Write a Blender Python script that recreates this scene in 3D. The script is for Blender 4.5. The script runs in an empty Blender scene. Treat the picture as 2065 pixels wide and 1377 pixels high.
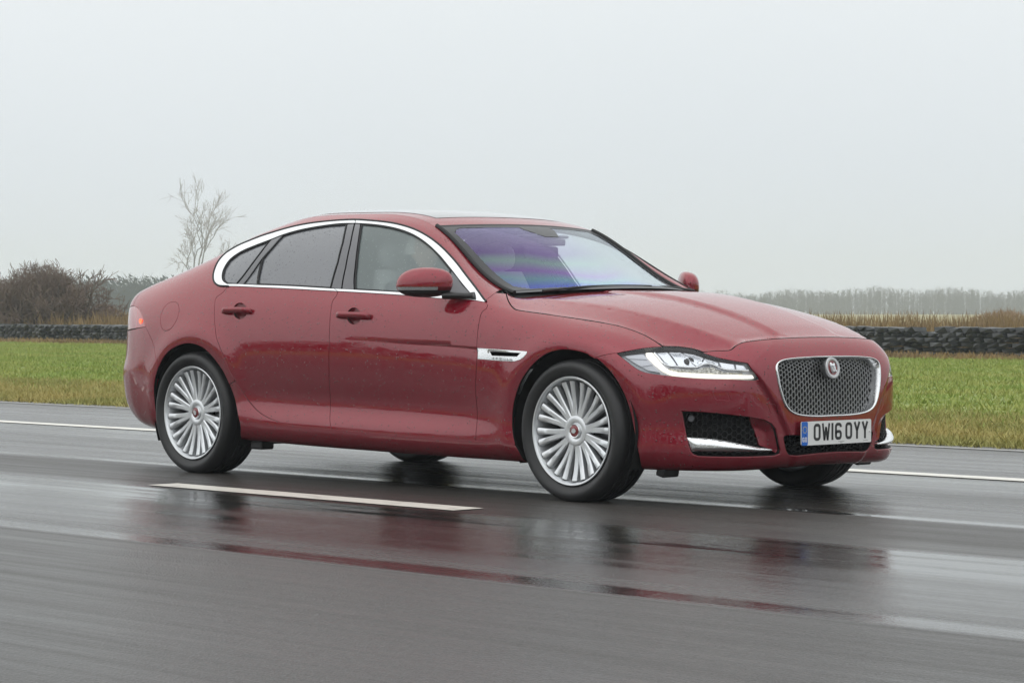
import bpy, bmesh, math, random
import numpy as np
from mathutils import Vector, Matrix
from mathutils.geometry import delaunay_2d_cdt
scene = bpy.context.scene
COL = scene.collection
random.seed(4); RNG = np.random.default_rng(4)

# ------------------------------------------------------------------ camera
cam = bpy.data.cameras.new('camera'); camo = bpy.data.objects.new('camera', cam); COL.objects.link(camo)
cam.sensor_width = 36; cam.lens = 90.90; cam.clip_end = 6000; cam.clip_start = .1
camo.location = (10.078, -9.5917, 0.904)
camo.rotation_euler = (math.radians(90 - 0.6898), math.radians(-0.0719), math.radians(136.0202 - 90))
scene.camera = camo

# ------------------------------------------------------------------ sky and sun (flat winter overcast)
SUN_EL, SUN_ROT = math.radians(55), math.radians(200)
world = bpy.data.worlds.new('World'); scene.world = world; world.use_nodes = True
nt = world.node_tree; nt.nodes.clear()
wo = nt.nodes.new('ShaderNodeOutputWorld'); add = nt.nodes.new('ShaderNodeAddShader')
bg1 = nt.nodes.new('ShaderNodeBackground'); bg2 = nt.nodes.new('ShaderNodeBackground')
sky = nt.nodes.new('ShaderNodeTexSky'); sky.sky_type = 'NISHITA'; sky.sun_disc = False
sky.sun_elevation = SUN_EL; sky.sun_rotation = SUN_ROT; sky.dust_density = 6; sky.air_density = 1.5
hsv = nt.nodes.new('ShaderNodeHueSaturation'); hsv.inputs['Saturation'].default_value = .15
tc = nt.nodes.new('ShaderNodeTexCoord'); sep = nt.nodes.new('ShaderNodeSeparateXYZ')
rmp = nt.nodes.new('ShaderNodeValToRGB')
cl = nt.nodes.new('ShaderNodeTexNoise'); cl.inputs['Scale'].default_value = 3.2; cl.inputs['Detail'].default_value = 4
cmul = nt.nodes.new('ShaderNodeMix'); cmul.data_type = 'RGBA'; cmul.blend_type = 'SOFT_LIGHT'; cmul.inputs[0].default_value = .16
L = nt.links.new
L(tc.outputs['Generated'], sep.inputs[0]); L(sep.outputs['Z'], rmp.inputs[0]); L(tc.outputs['Generated'], cl.inputs['Vector'])
el = rmp.color_ramp.elements
el[0].position = 0.0; el[0].color = (.650, .695, .738, 1)
el[1].position = 1.0; el[1].color = (1.0, 1.03, 1.04, 1)
for pos, c in ((.06, (.680, .725, .765, 1)), (.14, (.768, .806, .828, 1)), (.4, (.92, .95, .96, 1))):
    e = rmp.color_ramp.elements.new(pos); e.color = c
L(rmp.outputs[0], cmul.inputs[6]); L(cl.outputs['Fac'], cmul.inputs[7]); L(cmul.outputs[2], bg2.inputs[0]); bg2.inputs[1].default_value = 1.12
L(sky.outputs[0], hsv.inputs['Color']); L(hsv.outputs[0], bg1.inputs[0]); bg1.inputs[1].default_value = .05 * .12
L(bg1.outputs[0], add.inputs[0]); L(bg2.outputs[0], add.inputs[1]); L(add.outputs[0], wo.inputs[0])
sun = bpy.data.lights.new('sun', 'SUN'); suno = bpy.data.objects.new('sun', sun); COL.objects.link(suno)
sun.energy = .55; sun.angle = math.radians(150); sun.color = (1, .97, .93)
sd = Vector((math.sin(SUN_ROT) * math.cos(SUN_EL), math.cos(SUN_ROT) * math.cos(SUN_EL), math.sin(SUN_EL)))
suno.rotation_euler = (-sd).to_track_quat('-Z', 'Y').to_euler()
scene.view_settings.view_transform = 'Standard'; scene.view_settings.look = 'None'
scene.view_settings.exposure = 0; scene.view_settings.gamma = 1; scene.view_settings.use_curve_mapping = False
scene.cycles.max_bounces = 10; scene.cycles.transparent_max_bounces = 24; scene.cycles.volume_bounces = 1
scene.cycles.sample_clamp_indirect = 6

def pchip(x,y,xq):
    x=np.asarray(x,float);y=np.asarray(y,float);h=np.diff(x);d=np.diff(y)/h;m=np.zeros_like(y)
    m[0]=d[0];m[-1]=d[-1]
    for i in range(1,len(x)-1):
        if d[i-1]*d[i]>0:
            w1=2*h[i]+h[i-1];w2=h[i]+2*h[i-1];m[i]=(w1+w2)/(w1/d[i-1]+w2/d[i])
    i=np.clip(np.searchsorted(x,xq)-1,0,len(x)-2);t=(xq-x[i])/h[i]
    return (2*t**3-3*t**2+1)*y[i]+(t**3-2*t**2+t)*h[i]*m[i]+(-2*t**3+3*t**2)*y[i+1]+(t**3-t**2)*h[i]*m[i+1]
def nspline(x,y,xq):
    # natural cubic spline
    x=np.asarray(x,float);y=np.asarray(y,float);n=len(x);h=np.diff(x)
    A=np.eye(n);r=np.zeros(n)
    for i in range(1,n-1):
        A[i,i-1]=h[i-1];A[i,i]=2*(h[i-1]+h[i]);A[i,i+1]=h[i];r[i]=6*((y[i+1]-y[i])/h[i]-(y[i]-y[i-1])/h[i-1])
    M=np.linalg.solve(A,r)
    i=np.clip(np.searchsorted(x,xq)-1,0,n-2);a=x[i+1]-xq;b=xq-x[i]
    return (M[i]*a**3+M[i+1]*b**3)/(6*h[i])+(y[i]/h[i]-M[i]*h[i]/6)*a+(y[i+1]/h[i]-M[i+1]*h[i]/6)*b
def gsm(a,sig,axis,sym0=None,sym1=None):
    # gaussian smooth along axis; ends extended by odd reflection
    k=int(4*sig)+1;w=np.exp(-.5*(np.arange(-k,k+1)/sig)**2);w/=w.sum()
    a=np.moveaxis(a,axis,0);n=len(a)
    lo=2*a[0]-a[1:k+1][::-1];hi=2*a[-1]-a[-k-1:-1][::-1]
    if sym0 is not None: lo=a[1:k+1][::-1]*sym0
    if sym1 is not None: hi=a[-k-1:-1][::-1]*sym1
    e=np.concatenate([lo,a,hi]);out=np.zeros_like(a)
    for j in range(2*k+1): out+=w[j]*e[j:j+n]
    return np.moveaxis(out,0,axis)
# stations: base plan point, then (inset, z) of 15 levels from the sill up to the roof edge / bonnet crease
ST=[
((-2.60,0),[(.16,.27),(.10,.285),(.05,.32),(.025,.38),(.008,.46),(0,.545),(.02,.61),(.028,.72),(.03,.82),(.034,.91),(.052,.965),(.075,1.005),(.12,1.02),(.2,1.03),(.3,1.035)]),
((-2.555,-.40),[(.16,.26),(.10,.28),(.05,.315),(.025,.38),(.008,.46),(0,.545),(.02,.61),(.028,.72),(.03,.82),(.034,.91),(.052,.965),(.075,1.005),(.12,1.022),(.2,1.033),(.3,1.04)]),
((-2.41,-.706),[(.19,.255),(.12,.272),(.06,.31),(.022,.38),(.008,.46),(0,.545),(.018,.61),(.027,.72),(.028,.82),(.032,.90),(.05,.955),(.08,.995),(.125,1.02),(.19,1.035),(.27,1.045)]),
((-2.105,-.858),[(.12,.225),(.06,.25),(.03,.30),(.015,.37),(.006,.46),(0,.55),(.004,.62),(.012,.74),(.022,.83),(.04,.91),(.07,.97),(.11,1.02),(.16,1.06),(.225,1.085),(.30,1.095)]),
((-1.75,-.918),[(.10,.21),(.05,.235),(.022,.29),(.01,.37),(.004,.46),(0,.55),(.002,.64),(.01,.76),(.026,.86),(.055,.945),(.09,1.01),(.14,1.075),(.20,1.13),(.275,1.17),(.355,1.19)]),
((-1.48,-.936),[(.09,.20),(.045,.22),(.018,.28),(.01,.36),(.004,.46),(0,.56),(.002,.66),(.012,.78),(.034,.88),(.066,.965),(.10,1.04),(.15,1.115),(.215,1.19),(.30,1.248),(.39,1.272)]),
((-1.25,-.934),[(.088,.195),(.042,.215),(.016,.27),(.010,.34),(.014,.44),(.004,.55),(.0,.67),(.012,.80),(.036,.91),(.070,1.01),(.10,1.07),(.155,1.16),(.225,1.25),(.31,1.32),(.395,1.346)]),
((-.8,-.925),[(.085,.185),(.04,.205),(.013,.26),(.010,.31),(.036,.415),(.013,.54),(.0,.675),(.010,.81),(.034,.935),(.066,1.018),(.10,1.085),(.165,1.205),(.24,1.31),(.315,1.382),(.385,1.418)]),
((-.3,-.922),[(.085,.175),(.04,.198),(.012,.255),(.010,.30),(.040,.405),(.015,.53),(.0,.67),(.009,.805),(.032,.925),(.064,1.003),(.10,1.075),(.165,1.20),(.242,1.312),(.315,1.384),(.380,1.416)]),
((0,-.922),[(.085,.172),(.04,.195),(.012,.25),(.010,.295),(.041,.40),(.015,.525),(.0,.665),(.008,.80),(.031,.915),(.063,.99),(.098,1.06),(.162,1.18),(.238,1.29),(.308,1.360),(.365,1.388)]),
((.17,-.922),[(.085,.17),(.04,.192),(.012,.248),(.010,.292),(.041,.397),(.015,.522),(.0,.66),(.008,.79),(.030,.905),(.062,.982),(.095,1.048),(.150,1.155),(.218,1.256),(.282,1.320),(.335,1.342)]),
((.31,-.922),[(.085,.169),(.04,.191),(.012,.246),(.010,.29),(.040,.395),(.015,.52),(.0,.657),(.008,.785),(.030,.90),(.061,.975),(.09,1.035),(.136,1.12),(.196,1.205),(.262,1.258),(.315,1.272)]),
((.55,-.924),[(.085,.167),(.04,.189),(.012,.244),(.010,.288),(.037,.392),(.013,.517),(.0,.655),(.008,.78),(.029,.892),(.06,.964),(.082,1.0),(.112,1.045),(.158,1.09),(.218,1.112),(.275,1.108)]),
((.74,-.925),[(.085,.165),(.04,.188),(.012,.242),(.010,.286),(.032,.388),(.011,.512),(.0,.65),(.008,.775),(.029,.882),(.06,.950),(.080,.972),(.105,.99),(.145,1.010),(.198,1.018),(.255,1.012)]),
((.86,-.926),[(.085,.165),(.04,.188),(.012,.240),(.009,.285),(.026,.383),(.009,.509),(.0,.643),(.008,.77),(.030,.872),(.068,.930),(.09,.943),(.115,.955),(.150,.966),(.195,.974),(.24,.980)]),
((1.0,-.929),[(.085,.165),(.04,.187),(.011,.238),(.008,.284),(.014,.375),(.002,.505),(-.001,.63),(.008,.76),(.032,.855),(.078,.905),(.105,.918),(.13,.929),(.165,.942),(.20,.955),(.235,.965)]),
((1.25,-.933),[(.085,.164),(.04,.186),(.011,.236),(.007,.282),(.010,.372),(0,.50),(-.003,.62),(.008,.745),(.036,.832),(.088,.878),(.118,.89),(.145,.90),(.178,.913),(.215,.93),(.25,.945)]),
((1.48,-.932),[(.085,.164),(.036,.185),(.010,.234),(.006,.28),(.009,.37),(0,.49),(-.003,.61),(.009,.725),(.040,.802),(.092,.842),(.124,.855),(.152,.866),(.186,.88),(.225,.90),(.265,.918)]),
((1.68,-.917),[(.082,.163),(.034,.183),(.010,.232),(.006,.278),(.009,.37),(0,.485),(0,.595),(.012,.695),(.044,.762),(.092,.802),(.124,.817),(.155,.83),(.19,.845),(.23,.865),(.27,.885)]),
((1.85,-.878),[(.08,.162),(.033,.18),(.010,.23),(.006,.277),(.010,.37),(.001,.48),(.002,.58),(.016,.665),(.048,.722),(.09,.758),(.122,.775),(.155,.79),(.19,.806),(.23,.825),(.27,.845)]),
((1.97,-.825),[(.078,.160),(.032,.178),(.010,.228),(.006,.276),(.012,.37),(.002,.475),(.003,.565),(.018,.640),(.050,.693),(.09,.726),(.122,.744),(.155,.76),(.19,.775),(.23,.795),(.27,.815)]),
((2.098,-.75),[(.076,.158),(.030,.176),(.010,.226),(.006,.275),(.014,.37),(.003,.47),(.003,.55),(.022,.620),(.060,.675),(.105,.711),(.135,.731),(.155,.75),(.19,.766),(.23,.782),(.27,.80)]),
((2.202,-.655),[(.075,.157),(.030,.175),(.010,.225),(.006,.275),(.014,.37),(.004,.465),(.003,.54),(.020,.61),(.054,.668),(.098,.710),(.128,.735),(.15,.757),(.19,.773),(.23,.786),(.27,.80)]),
((2.285,-.535),[(.078,.158),(.032,.178),(.012,.225),(.008,.28),(.012,.37),(.006,.46),(.006,.545),(.013,.62),(.034,.685),(.066,.731),(.098,.757),(.14,.778),(.18,.792),(.22,.804),(.26,.815)]),
((2.322,-.40),[(.082,.162),(.036,.182),(.016,.225),(.012,.29),(.010,.38),(.010,.46),(.013,.56),(.022,.645),(.042,.705),(.072,.745),(.105,.77),(.145,.79),(.185,.806),(.225,.82),(.265,.832)]),
((2.345,0),[(.09,.168),(.045,.188),(.020,.225),(.014,.29),(.012,.38),(.014,.46),(.020,.57),(.032,.655),(.052,.712),(.080,.752),(.112,.778),(.152,.802),(.19,.822),(.23,.84),(.27,.856)]),
]
NU,NV=640,169
def build():
    B=np.array([s[0] for s in ST],float);n=len(B)
    # base plan curve: spline over chord length with mirrored ends
    Be=np.concatenate([B[1:4][::-1]*[1,-1],B,B[-4:-1][::-1]*[1,-1]])
    c=np.concatenate([[0],np.cumsum(np.hypot(*np.diff(Be,axis=0).T))]);c-=c[3];L=c[3+n-1]
    s=np.linspace(0,L,NU)
    bx=nspline(c,Be[:,0],s);by=nspline(c,Be[:,1],s)
    ds=s[1]-s[0];sg=.05/ds
    bx=gsm(bx,sg,0,1,1);by=gsm(by,sg,0,-1,-1)
    tx=np.gradient(bx);ty=np.gradient(by);tx[[0,-1]]=0;tl=np.hypot(tx,ty)
    nx,ny=ty/tl,-tx/tl   # outward normal (travelling rear -> right side -> front, y<0)
    T=np.array([s_[1] for s_ in ST])  # n x 15 x 2
    cs=c[3:3+n]
    G=np.zeros((NU,15,2))
    for k in range(15):
        for j in range(2): G[:,k,j]=pchip(cs,T[:,k,j],s)
    G=gsm(G,.07/ds,0,1,1)
    V=np.linspace(0,14,NV)
    out=np.zeros((NU,NV,3));O=np.zeros((NU,NV,2))
    for i in range(NU):
        p=G[i];cl=np.concatenate([[0],np.cumsum(np.hypot(*np.diff(p,axis=0).T))])
        # parameter per level blended to even knots, spline on chord
        q=pchip(np.arange(15),cl,V)
        for j in range(2): O[i,:,j]=pchip(cl,p[:,j],q)
    O=gsm(O,3.5,1)
    O=gsm(O,.04/ds,0,1,1)
    out[:,:,0]=bx[:,None]-nx[:,None]*O[:,:,0]
    out[:,:,1]=by[:,None]-ny[:,None]*O[:,:,0]
    out[:,:,2]=O[:,:,1]
    # flares round the wheel arches
    for xw,r0 in ((1.48,.43),(-1.455,.43)):
        r=np.hypot(out[:,:,0]-xw,out[:,:,2]-.333)
        f=.011*np.exp(-((r-r0)/np.where(r>r0,.075,.05))**2)*(np.abs(out[:,:,1])>.3)*np.clip((out[:,:,2]-.1)/.15,0,1)
        out[:,:,0]+=nx[:,None]*f; out[:,:,1]+=ny[:,None]*f
    # the nose stands a little proud of the bumper corners
    ze=out[:,:,2]; yn=np.interp(ze,[.15,.22,.33,.45,.585,.66,.74],[.25,.27,.315,.385,.485,.53,.60])
    w=np.clip((yn-np.abs(out[:,:,1]))/.028+.5,0,1); w=w*w*(3-2*w)*(out[:,:,0]>1.5)
    g=.013*(w-1)*np.clip((.70-ze)/.12,0,1)*np.clip((out[:,:,0]-1.95)/.15,0,1)
    out[:,:,0]+=nx[:,None]*g; out[:,:,1]+=ny[:,None]*g
    return s,out,np.stack([nx,ny],1)

UV={
'beltR':[(1.9758,9.388),(2.2242,9.164),(2.476,9.036),(2.7016,8.996),(2.9088,8.992)],
'beltF':[(2.9088,8.992),(3.1822,9.007),(3.4811,9.023),(3.7543,9.021),(4.0118,9.458)],
'bseam':[(2.9088,8.992),(2.9091,8.675),(2.8925,8.338),(2.8959,7.799),(2.9043,7.059),(2.9108,6.317),(2.9071,5.573),(2.8918,4.808),(2.8847,3.855),(2.9232,2.671)],
'dfseam':[(4.0139,9.481),(4.0447,9.054),(4.0506,8.599),(4.0353,8.348),(4.0342,7.688),(4.0359,6.882),(4.0389,6.062),(4.0214,4.772),(4.0251,2.596)],
'dbotF':[(2.9232,2.671),(3.1628,2.634),(3.4325,2.605),(3.7333,2.571),(4.0251,2.596)],
'dbotR':[(2.4123,3.118),(2.5286,2.86),(2.6328,2.745),(2.8043,2.692),(2.9232,2.671)],
'rdrear':[(1.97,9.396),(1.9351,8.916),(1.8931,8.667),(1.9031,8.114),(1.9264,7.448),(1.9668,6.679),(2.003,6.278),(2.0421,5.837),(2.0901,5.208),(2.1266,4.778),(2.1685,4.393),(2.219,3.933),(2.2989,3.48),(2.4123,3.118)],
'archR':[(2.1122,0.397),(2.171,1.99),(2.1571,2.977),(2.1076,3.912),(2.0687,4.578),(2.0268,5.143),(1.9771,5.558),(1.9141,5.955),(1.85,6.236),(1.7822,6.407),(1.7044,6.486),(1.6144,6.428),(1.5323,6.226),(1.4697,5.889),(1.4196,5.334),(1.3833,4.631),(1.3633,4.007),(1.3572,3.387),(1.356,2.662),(1.3538,1.748),(1.2783,0.391)],
'archF':[(4.3246,0),(4.3309,1.541),(4.31,2.619),(4.2918,3.739),(4.2986,4.37),(4.3272,4.969),(4.3703,5.564),(4.4291,6.059),(4.4951,6.461),(4.5652,6.751),(4.6497,6.939),(4.7336,6.979),(4.8032,6.919),(4.8561,6.786),(4.9066,6.512),(4.9562,6.085),(5.0018,5.453),(5.0316,4.775),(5.051,3.995),(5.0716,3.013),(5.0845,1.673),(5.0782,0.349)],
'fendbot':[(4.3118,2.362),(4.1738,2.435),(4.0251,2.596)],
'bumpseam':[(4.8425,6.818),(4.8925,7.063),(4.9475,7.337)],
'lampTop':[(4.9553,7.343),(5.0152,7.776),(5.089,8.454),(5.1636,9.249),(5.2438,9.769),(5.3121,9.65),(5.3825,8.975),(5.4461,8.461),(5.5461,7.91),(5.6064,7.613)],
'lampBot':[(5.6064,7.613),(5.6256,7.082),(5.6604,6.419),(5.648,6.396),(5.5002,6.613),(5.3056,6.576),(5.1902,6.531),(5.1125,6.525),(5.0725,6.634),(5.0298,6.878),(4.9844,7.176),(4.9553,7.343)],
'bonseam':[(4.0341,13.165),(4.0915,12.039),(4.1449,10.886),(4.1911,9.812),(4.2288,9.278),(4.303,9.26),(4.3939,9.345),(4.5049,9.53),(4.6109,9.922),(4.7292,10.467),(4.8594,10.96),(4.9526,10.991),(5.0379,10.771),(5.1073,10.149),(5.1636,9.249)],
'lipseam':[(5.3825,8.975),(5.4426,9.147),(5.5213,9.033),(5.5383,9.118),(5.5585,9.431),(5.58,9.728),(5.612,9.939),(5.6727,9.95),(5.7572,9.922),(5.8622,9.958),(5.9722,10.002),(6.0833,9.988),(6.15466,9.988)],
'abase':[(4.0117,10.179),(4.01,11.372),(4.0002,12.354)],
'dloTop':[(4.0234,9.671),(3.9366,11.139),(3.8489,11.871),(3.7077,12.447),(3.5825,12.594),(3.4674,12.623),(3.3534,12.636),(3.2159,12.687),(3.0743,12.783),(2.917,12.882),(2.7535,13.061),(2.6324,13.077),(2.4888,12.99),(2.3018,12.812),(2.1219,12.677),(2.0227,12.654),(1.9161,12.59),(1.8076,12.611),(1.7426,12.385),(1.7342,11.807),(1.7528,11.128),(1.7819,10.542),(1.825,10.014),(1.8883,9.587),(1.9758,9.388)],
'dloInTop':[(3.9482,9.704),(3.867,10.825),(3.7462,11.593),(3.6117,11.988),(3.485,12.16),(3.3632,12.269),(3.2319,12.37),(3.0892,12.479),(2.9415,12.584),(2.7806,12.709),(2.6573,12.735),(2.5656,12.668),(2.3842,12.443),(2.2334,12.224),(2.1431,12.058),(2.0203,11.921),(1.9126,11.758),(1.8561,11.426),(1.8504,10.886),(1.8714,10.366),(1.9042,9.963),(1.957,9.616)],
'dloInBot':[(1.957,9.616),(2.1863,9.379),(2.4142,9.263),(2.6525,9.203),(2.8753,9.177),(3.1359,9.191),(3.4071,9.231),(3.673,9.253),(3.9482,9.704)],
'tailR':[(0.9529,9.37),(1.0201,9.204),(1.0682,8.995),(1.1374,8.504),(1.1804,8.077),(1.217,7.639)],
'doorcrease':[(3.0136,6.647),(3.2879,6.653),(3.6674,6.618),(4.0366,6.576)],
'sillcrease':[(2.15,3.194),(3.0342,3.379)],
'qbseam':[(1.217,7.639),(1.302,6.961),(1.3562,6.489),(1.4003,5.807),(1.4217,5.398)],
'lampBlade':[(5.1362,8.277),(5.1623,7.861),(5.1836,7.519),(5.201,7.355),(5.2205,7.298),(5.2798,7.371),(5.3548,7.481),(5.3718,7.629),(5.3913,7.799),(5.4114,7.835),(5.4317,7.783),(5.4595,7.563),(5.4902,7.366),(5.546,7.25),(5.6122,7.098)],
'grille':[(6.15466,7.585),(6.1097,7.585),(6.0081,7.582),(5.9407,7.568),(5.8772,7.544),(5.8323,7.503),(5.8028,7.436),(5.7794,7.31),(5.7668,7.123),(5.7629,6.859),(5.7651,6.566),(5.7752,5.935),(5.7904,5.46),(5.8126,5.021),(5.8415,4.714),(5.8829,4.504),(5.944,4.385),(6.0405,4.319),(6.15466,4.319)],
'intake':[(6.15466,3.349),(6.1116,3.349),(5.9676,3.351),(5.8267,3.375),(5.8189,3.3),(5.8247,2.96),(5.8397,2.423),(5.8583,2.117),(5.8798,2.008),(6.0103,2.086),(6.1192,2.138),(6.15466,2.138)],
'quarter_glass':[(2.1436,11.993),(2.0255,11.861),(1.9177,11.698),(1.8672,11.364),(1.8601,10.84),(1.8798,10.352),(1.909,9.99),(1.959,9.674),(2.0341,9.566),(2.0844,10.525),(2.1192,11.252)],
'rear_glass':[(2.2409,12.171),(2.3889,12.389),(2.5707,12.608),(2.7127,12.654),(2.7794,11.524),(2.8147,10.646),(2.8373,9.25),(2.6498,9.271),(2.4115,9.332),(2.2257,9.438),(2.2002,10.266),(2.1766,10.928),(2.2099,11.527)],
'small_pane':[(2.0999,9.5),(2.1658,10.872),(2.2159,9.417)],
'frame_divider':[(2.1528,12.048),(2.2274,12.201),(2.2008,11.54),(2.1619,10.974),(2.0949,9.486),(2.0445,9.539),(2.0934,10.516),(2.1284,11.239)],
'pillar_trim_rear':[(2.7194,12.68),(2.77,12.692),(2.8468,11.401),(2.8906,10.446),(2.9251,9.211),(2.8472,9.224),(2.8243,10.626),(2.7898,11.498)],
'pillar_trim_front':[(2.7804,12.688),(2.8246,12.654),(2.9089,11.402),(2.9675,10.462),(3.0281,9.193),(2.9358,9.205),(2.9005,10.448),(2.8569,11.4)],
'front_glass':[(2.8414,12.616),(2.9459,12.531),(3.0934,12.43),(3.2357,12.326),(3.3664,12.232),(3.4876,12.13),(3.5978,11.953),(3.6792,11.755),(3.7245,10.827),(3.7626,9.41),(3.6706,9.341),(3.405,9.289),(3.1337,9.247),(3.0429,9.242),(2.9832,10.467),(2.9228,11.404)],
'mirror_sail':[(3.6865,11.743),(3.7494,11.536),(3.8701,10.729),(3.9379,9.8),(3.8532,9.461),(3.7688,9.384),(3.7293,10.853)],
'daytime_lamp':[(5.0954,8.068),(5.1238,8.281),(5.1566,7.721),(5.1858,7.273),(5.2055,7.065),(5.2226,6.949),(5.2658,6.884),(5.3412,6.958),(5.4225,6.991),(5.5324,6.912),(5.6327,6.718),(5.6422,6.527),(5.5318,6.699),(5.4223,6.754),(5.3415,6.717),(5.2666,6.644),(5.2278,6.692),(5.1885,6.881),(5.1454,7.357)],
'turn_lamp':[(4.9978,7.355),(5.0815,7.877),(5.1297,7.277),(5.1739,6.727),(5.1189,6.733),(5.0607,7.007)],
'led_strip':[(5.2146,7.123),(5.3551,7.328),(5.3891,7.565),(5.433,7.593),(5.4848,7.194),(5.5804,7.03),(5.5826,6.917),(5.4226,7.079),(5.2697,6.983)],
'lamp_house_a':[(5.1496,8.472),(5.1919,8.906),(5.2523,7.533),(5.2247,7.379),(5.1937,7.647)],
'lamp_house_b':[(5.2037,8.978),(5.2576,9.267),(5.2962,8.676),(5.329,7.853),(5.3497,7.579),(5.2622,7.494)],
'lamp_house_c':[(5.2737,9.231),(5.3344,9.018),(5.3838,8.578),(5.3691,7.843),(5.352,7.646),(5.3313,7.904)],
'lamp_house_d':[(5.3942,8.468),(5.4296,8.263),(5.4563,8.042),(5.4601,7.736),(5.4338,7.931),(5.3916,7.957),(5.3766,7.874)],
'lamp_house_e':[(5.4663,8.059),(5.5024,7.895),(5.5363,7.747),(5.5415,7.362),(5.4978,7.443),(5.4765,7.57)],
'lamp_house_f':[(5.5486,7.707),(5.5884,7.52),(5.6047,7.19),(5.5514,7.331)],
'side_vent':[(4.043,6.589),(4.178,6.63),(4.3029,6.656),(4.4082,6.671),(4.4068,6.574),(4.3875,6.444),(4.3663,6.342),(4.321,6.253),(4.1803,6.209),(4.0458,6.177)],
'vent_mesh':[(4.1272,6.534),(4.2493,6.569),(4.3691,6.592),(4.3426,6.43),(4.2333,6.394),(4.1504,6.363)],
'fog_opening':[(5.282,4.711),(5.3745,4.703),(5.4873,4.633),(5.6069,4.498),(5.6965,4.313),(5.7441,4.068),(5.7696,3.764),(5.7859,3.183),(5.8004,2.554),(5.7989,2.217),(5.7652,2.053),(5.6369,2.05),(5.5074,2.078),(5.363,2.129),(5.3365,2.313),(5.3253,2.61),(5.3046,3.505)],
'fog_blade':[(5.3051,3.498),(5.3744,3.476),(5.4497,3.399),(5.507,3.275),(5.5651,3.114),(5.6737,2.759),(5.7584,2.564),(5.7463,2.498),(5.6513,2.507),(5.4873,2.602),(5.389,2.629),(5.3265,2.659)],
'fog_wing':[(5.6212,4.451),(5.6965,4.286),(5.7411,4.043),(5.7635,3.742),(5.7797,3.16),(5.794,2.558),(5.7858,2.266),(5.753,2.621),(5.6949,2.888),(5.6802,3.296),(5.6578,3.821),(5.6326,4.215)],
'washer_cover':[(5.4288,5.906),(5.492,5.899),(5.5015,5.809),(5.5158,5.401),(5.5122,5.332),(5.4497,5.348),(5.4404,5.437),(5.4264,5.819)],
'towing_cover':[(5.7156,5.158),(5.7507,5.128),(5.7601,5.067),(5.7765,4.608),(5.7743,4.529),(5.7415,4.565),(5.7309,4.652),(5.7141,5.078)],
'fuel_flap':[(1.4729,9.039),(1.5238,8.896),(1.5585,8.522),(1.5728,8.084),(1.5595,7.656),(1.5217,7.307),(1.4761,7.24),(1.4304,7.364),(1.3958,7.742),(1.3833,8.247),(1.4018,8.802),(1.4308,8.999)],
'handle_cup_rear':[(2.1998,7.74),(2.2007,7.618),(2.1952,7.514),(2.1838,7.434),(2.168,7.386),(2.1492,7.374),(2.1294,7.399),(2.1104,7.461),(2.0939,7.555),(2.0814,7.673),(2.074,7.805),(2.0725,7.938),(2.077,8.056),(2.0873,8.148),(2.1025,8.203),(2.1212,8.214),(2.1417,8.179),(2.1618,8.103),(2.1793,7.996),(2.1925,7.87)],
'handle_cup_front':[(3.1447,7.607),(3.1453,7.486),(3.1399,7.38),(3.1293,7.295),(3.1147,7.239),(3.0975,7.218),(3.0794,7.231),(3.0623,7.279),(3.0477,7.357),(3.0369,7.458),(3.0309,7.575),(3.0301,7.698),(3.0347,7.816),(3.0442,7.916),(3.058,7.986),(3.0748,8.016),(3.0931,7.999),(3.111,7.939),(3.1266,7.845),(3.1383,7.73)],
'handle_rear':[(1.9941,7.822),(2.2431,7.712)],
'handle_front':[(2.9591,7.571),(3.2251,7.605)],
}
# ------------------------------------------------------------------ material helpers
def mat(name, base=(.5,.5,.5), rough=.5, metal=0, coat=0, coat_rough=.03, emit=None, estr=0, spec=.5, ior=None):
    m = bpy.data.materials.new(name); m.use_nodes = True
    b = m.node_tree.nodes['Principled BSDF']
    b.inputs['Base Color'].default_value = (*base, 1); b.inputs['Roughness'].default_value = rough
    b.inputs['Metallic'].default_value = metal; b.inputs['Coat Weight'].default_value = coat
    b.inputs['Coat Roughness'].default_value = coat_rough; b.inputs['Specular IOR Level'].default_value = spec
    if emit: b.inputs['Emission Color'].default_value = (*emit, 1); b.inputs['Emission Strength'].default_value = estr
    m.diffuse_color = (*base, 1)
    return m
def nd(m, t, **kw):
    n = m.node_tree.nodes.new(t)
    for k, v in kw.items():
        if k in n.inputs: n.inputs[k].default_value = v
        else: setattr(n, k, v)
    return n
def lk(m, a, b): m.node_tree.links.new(a, b)
def bsdf(m): return m.node_tree.nodes['Principled BSDF']
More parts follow.
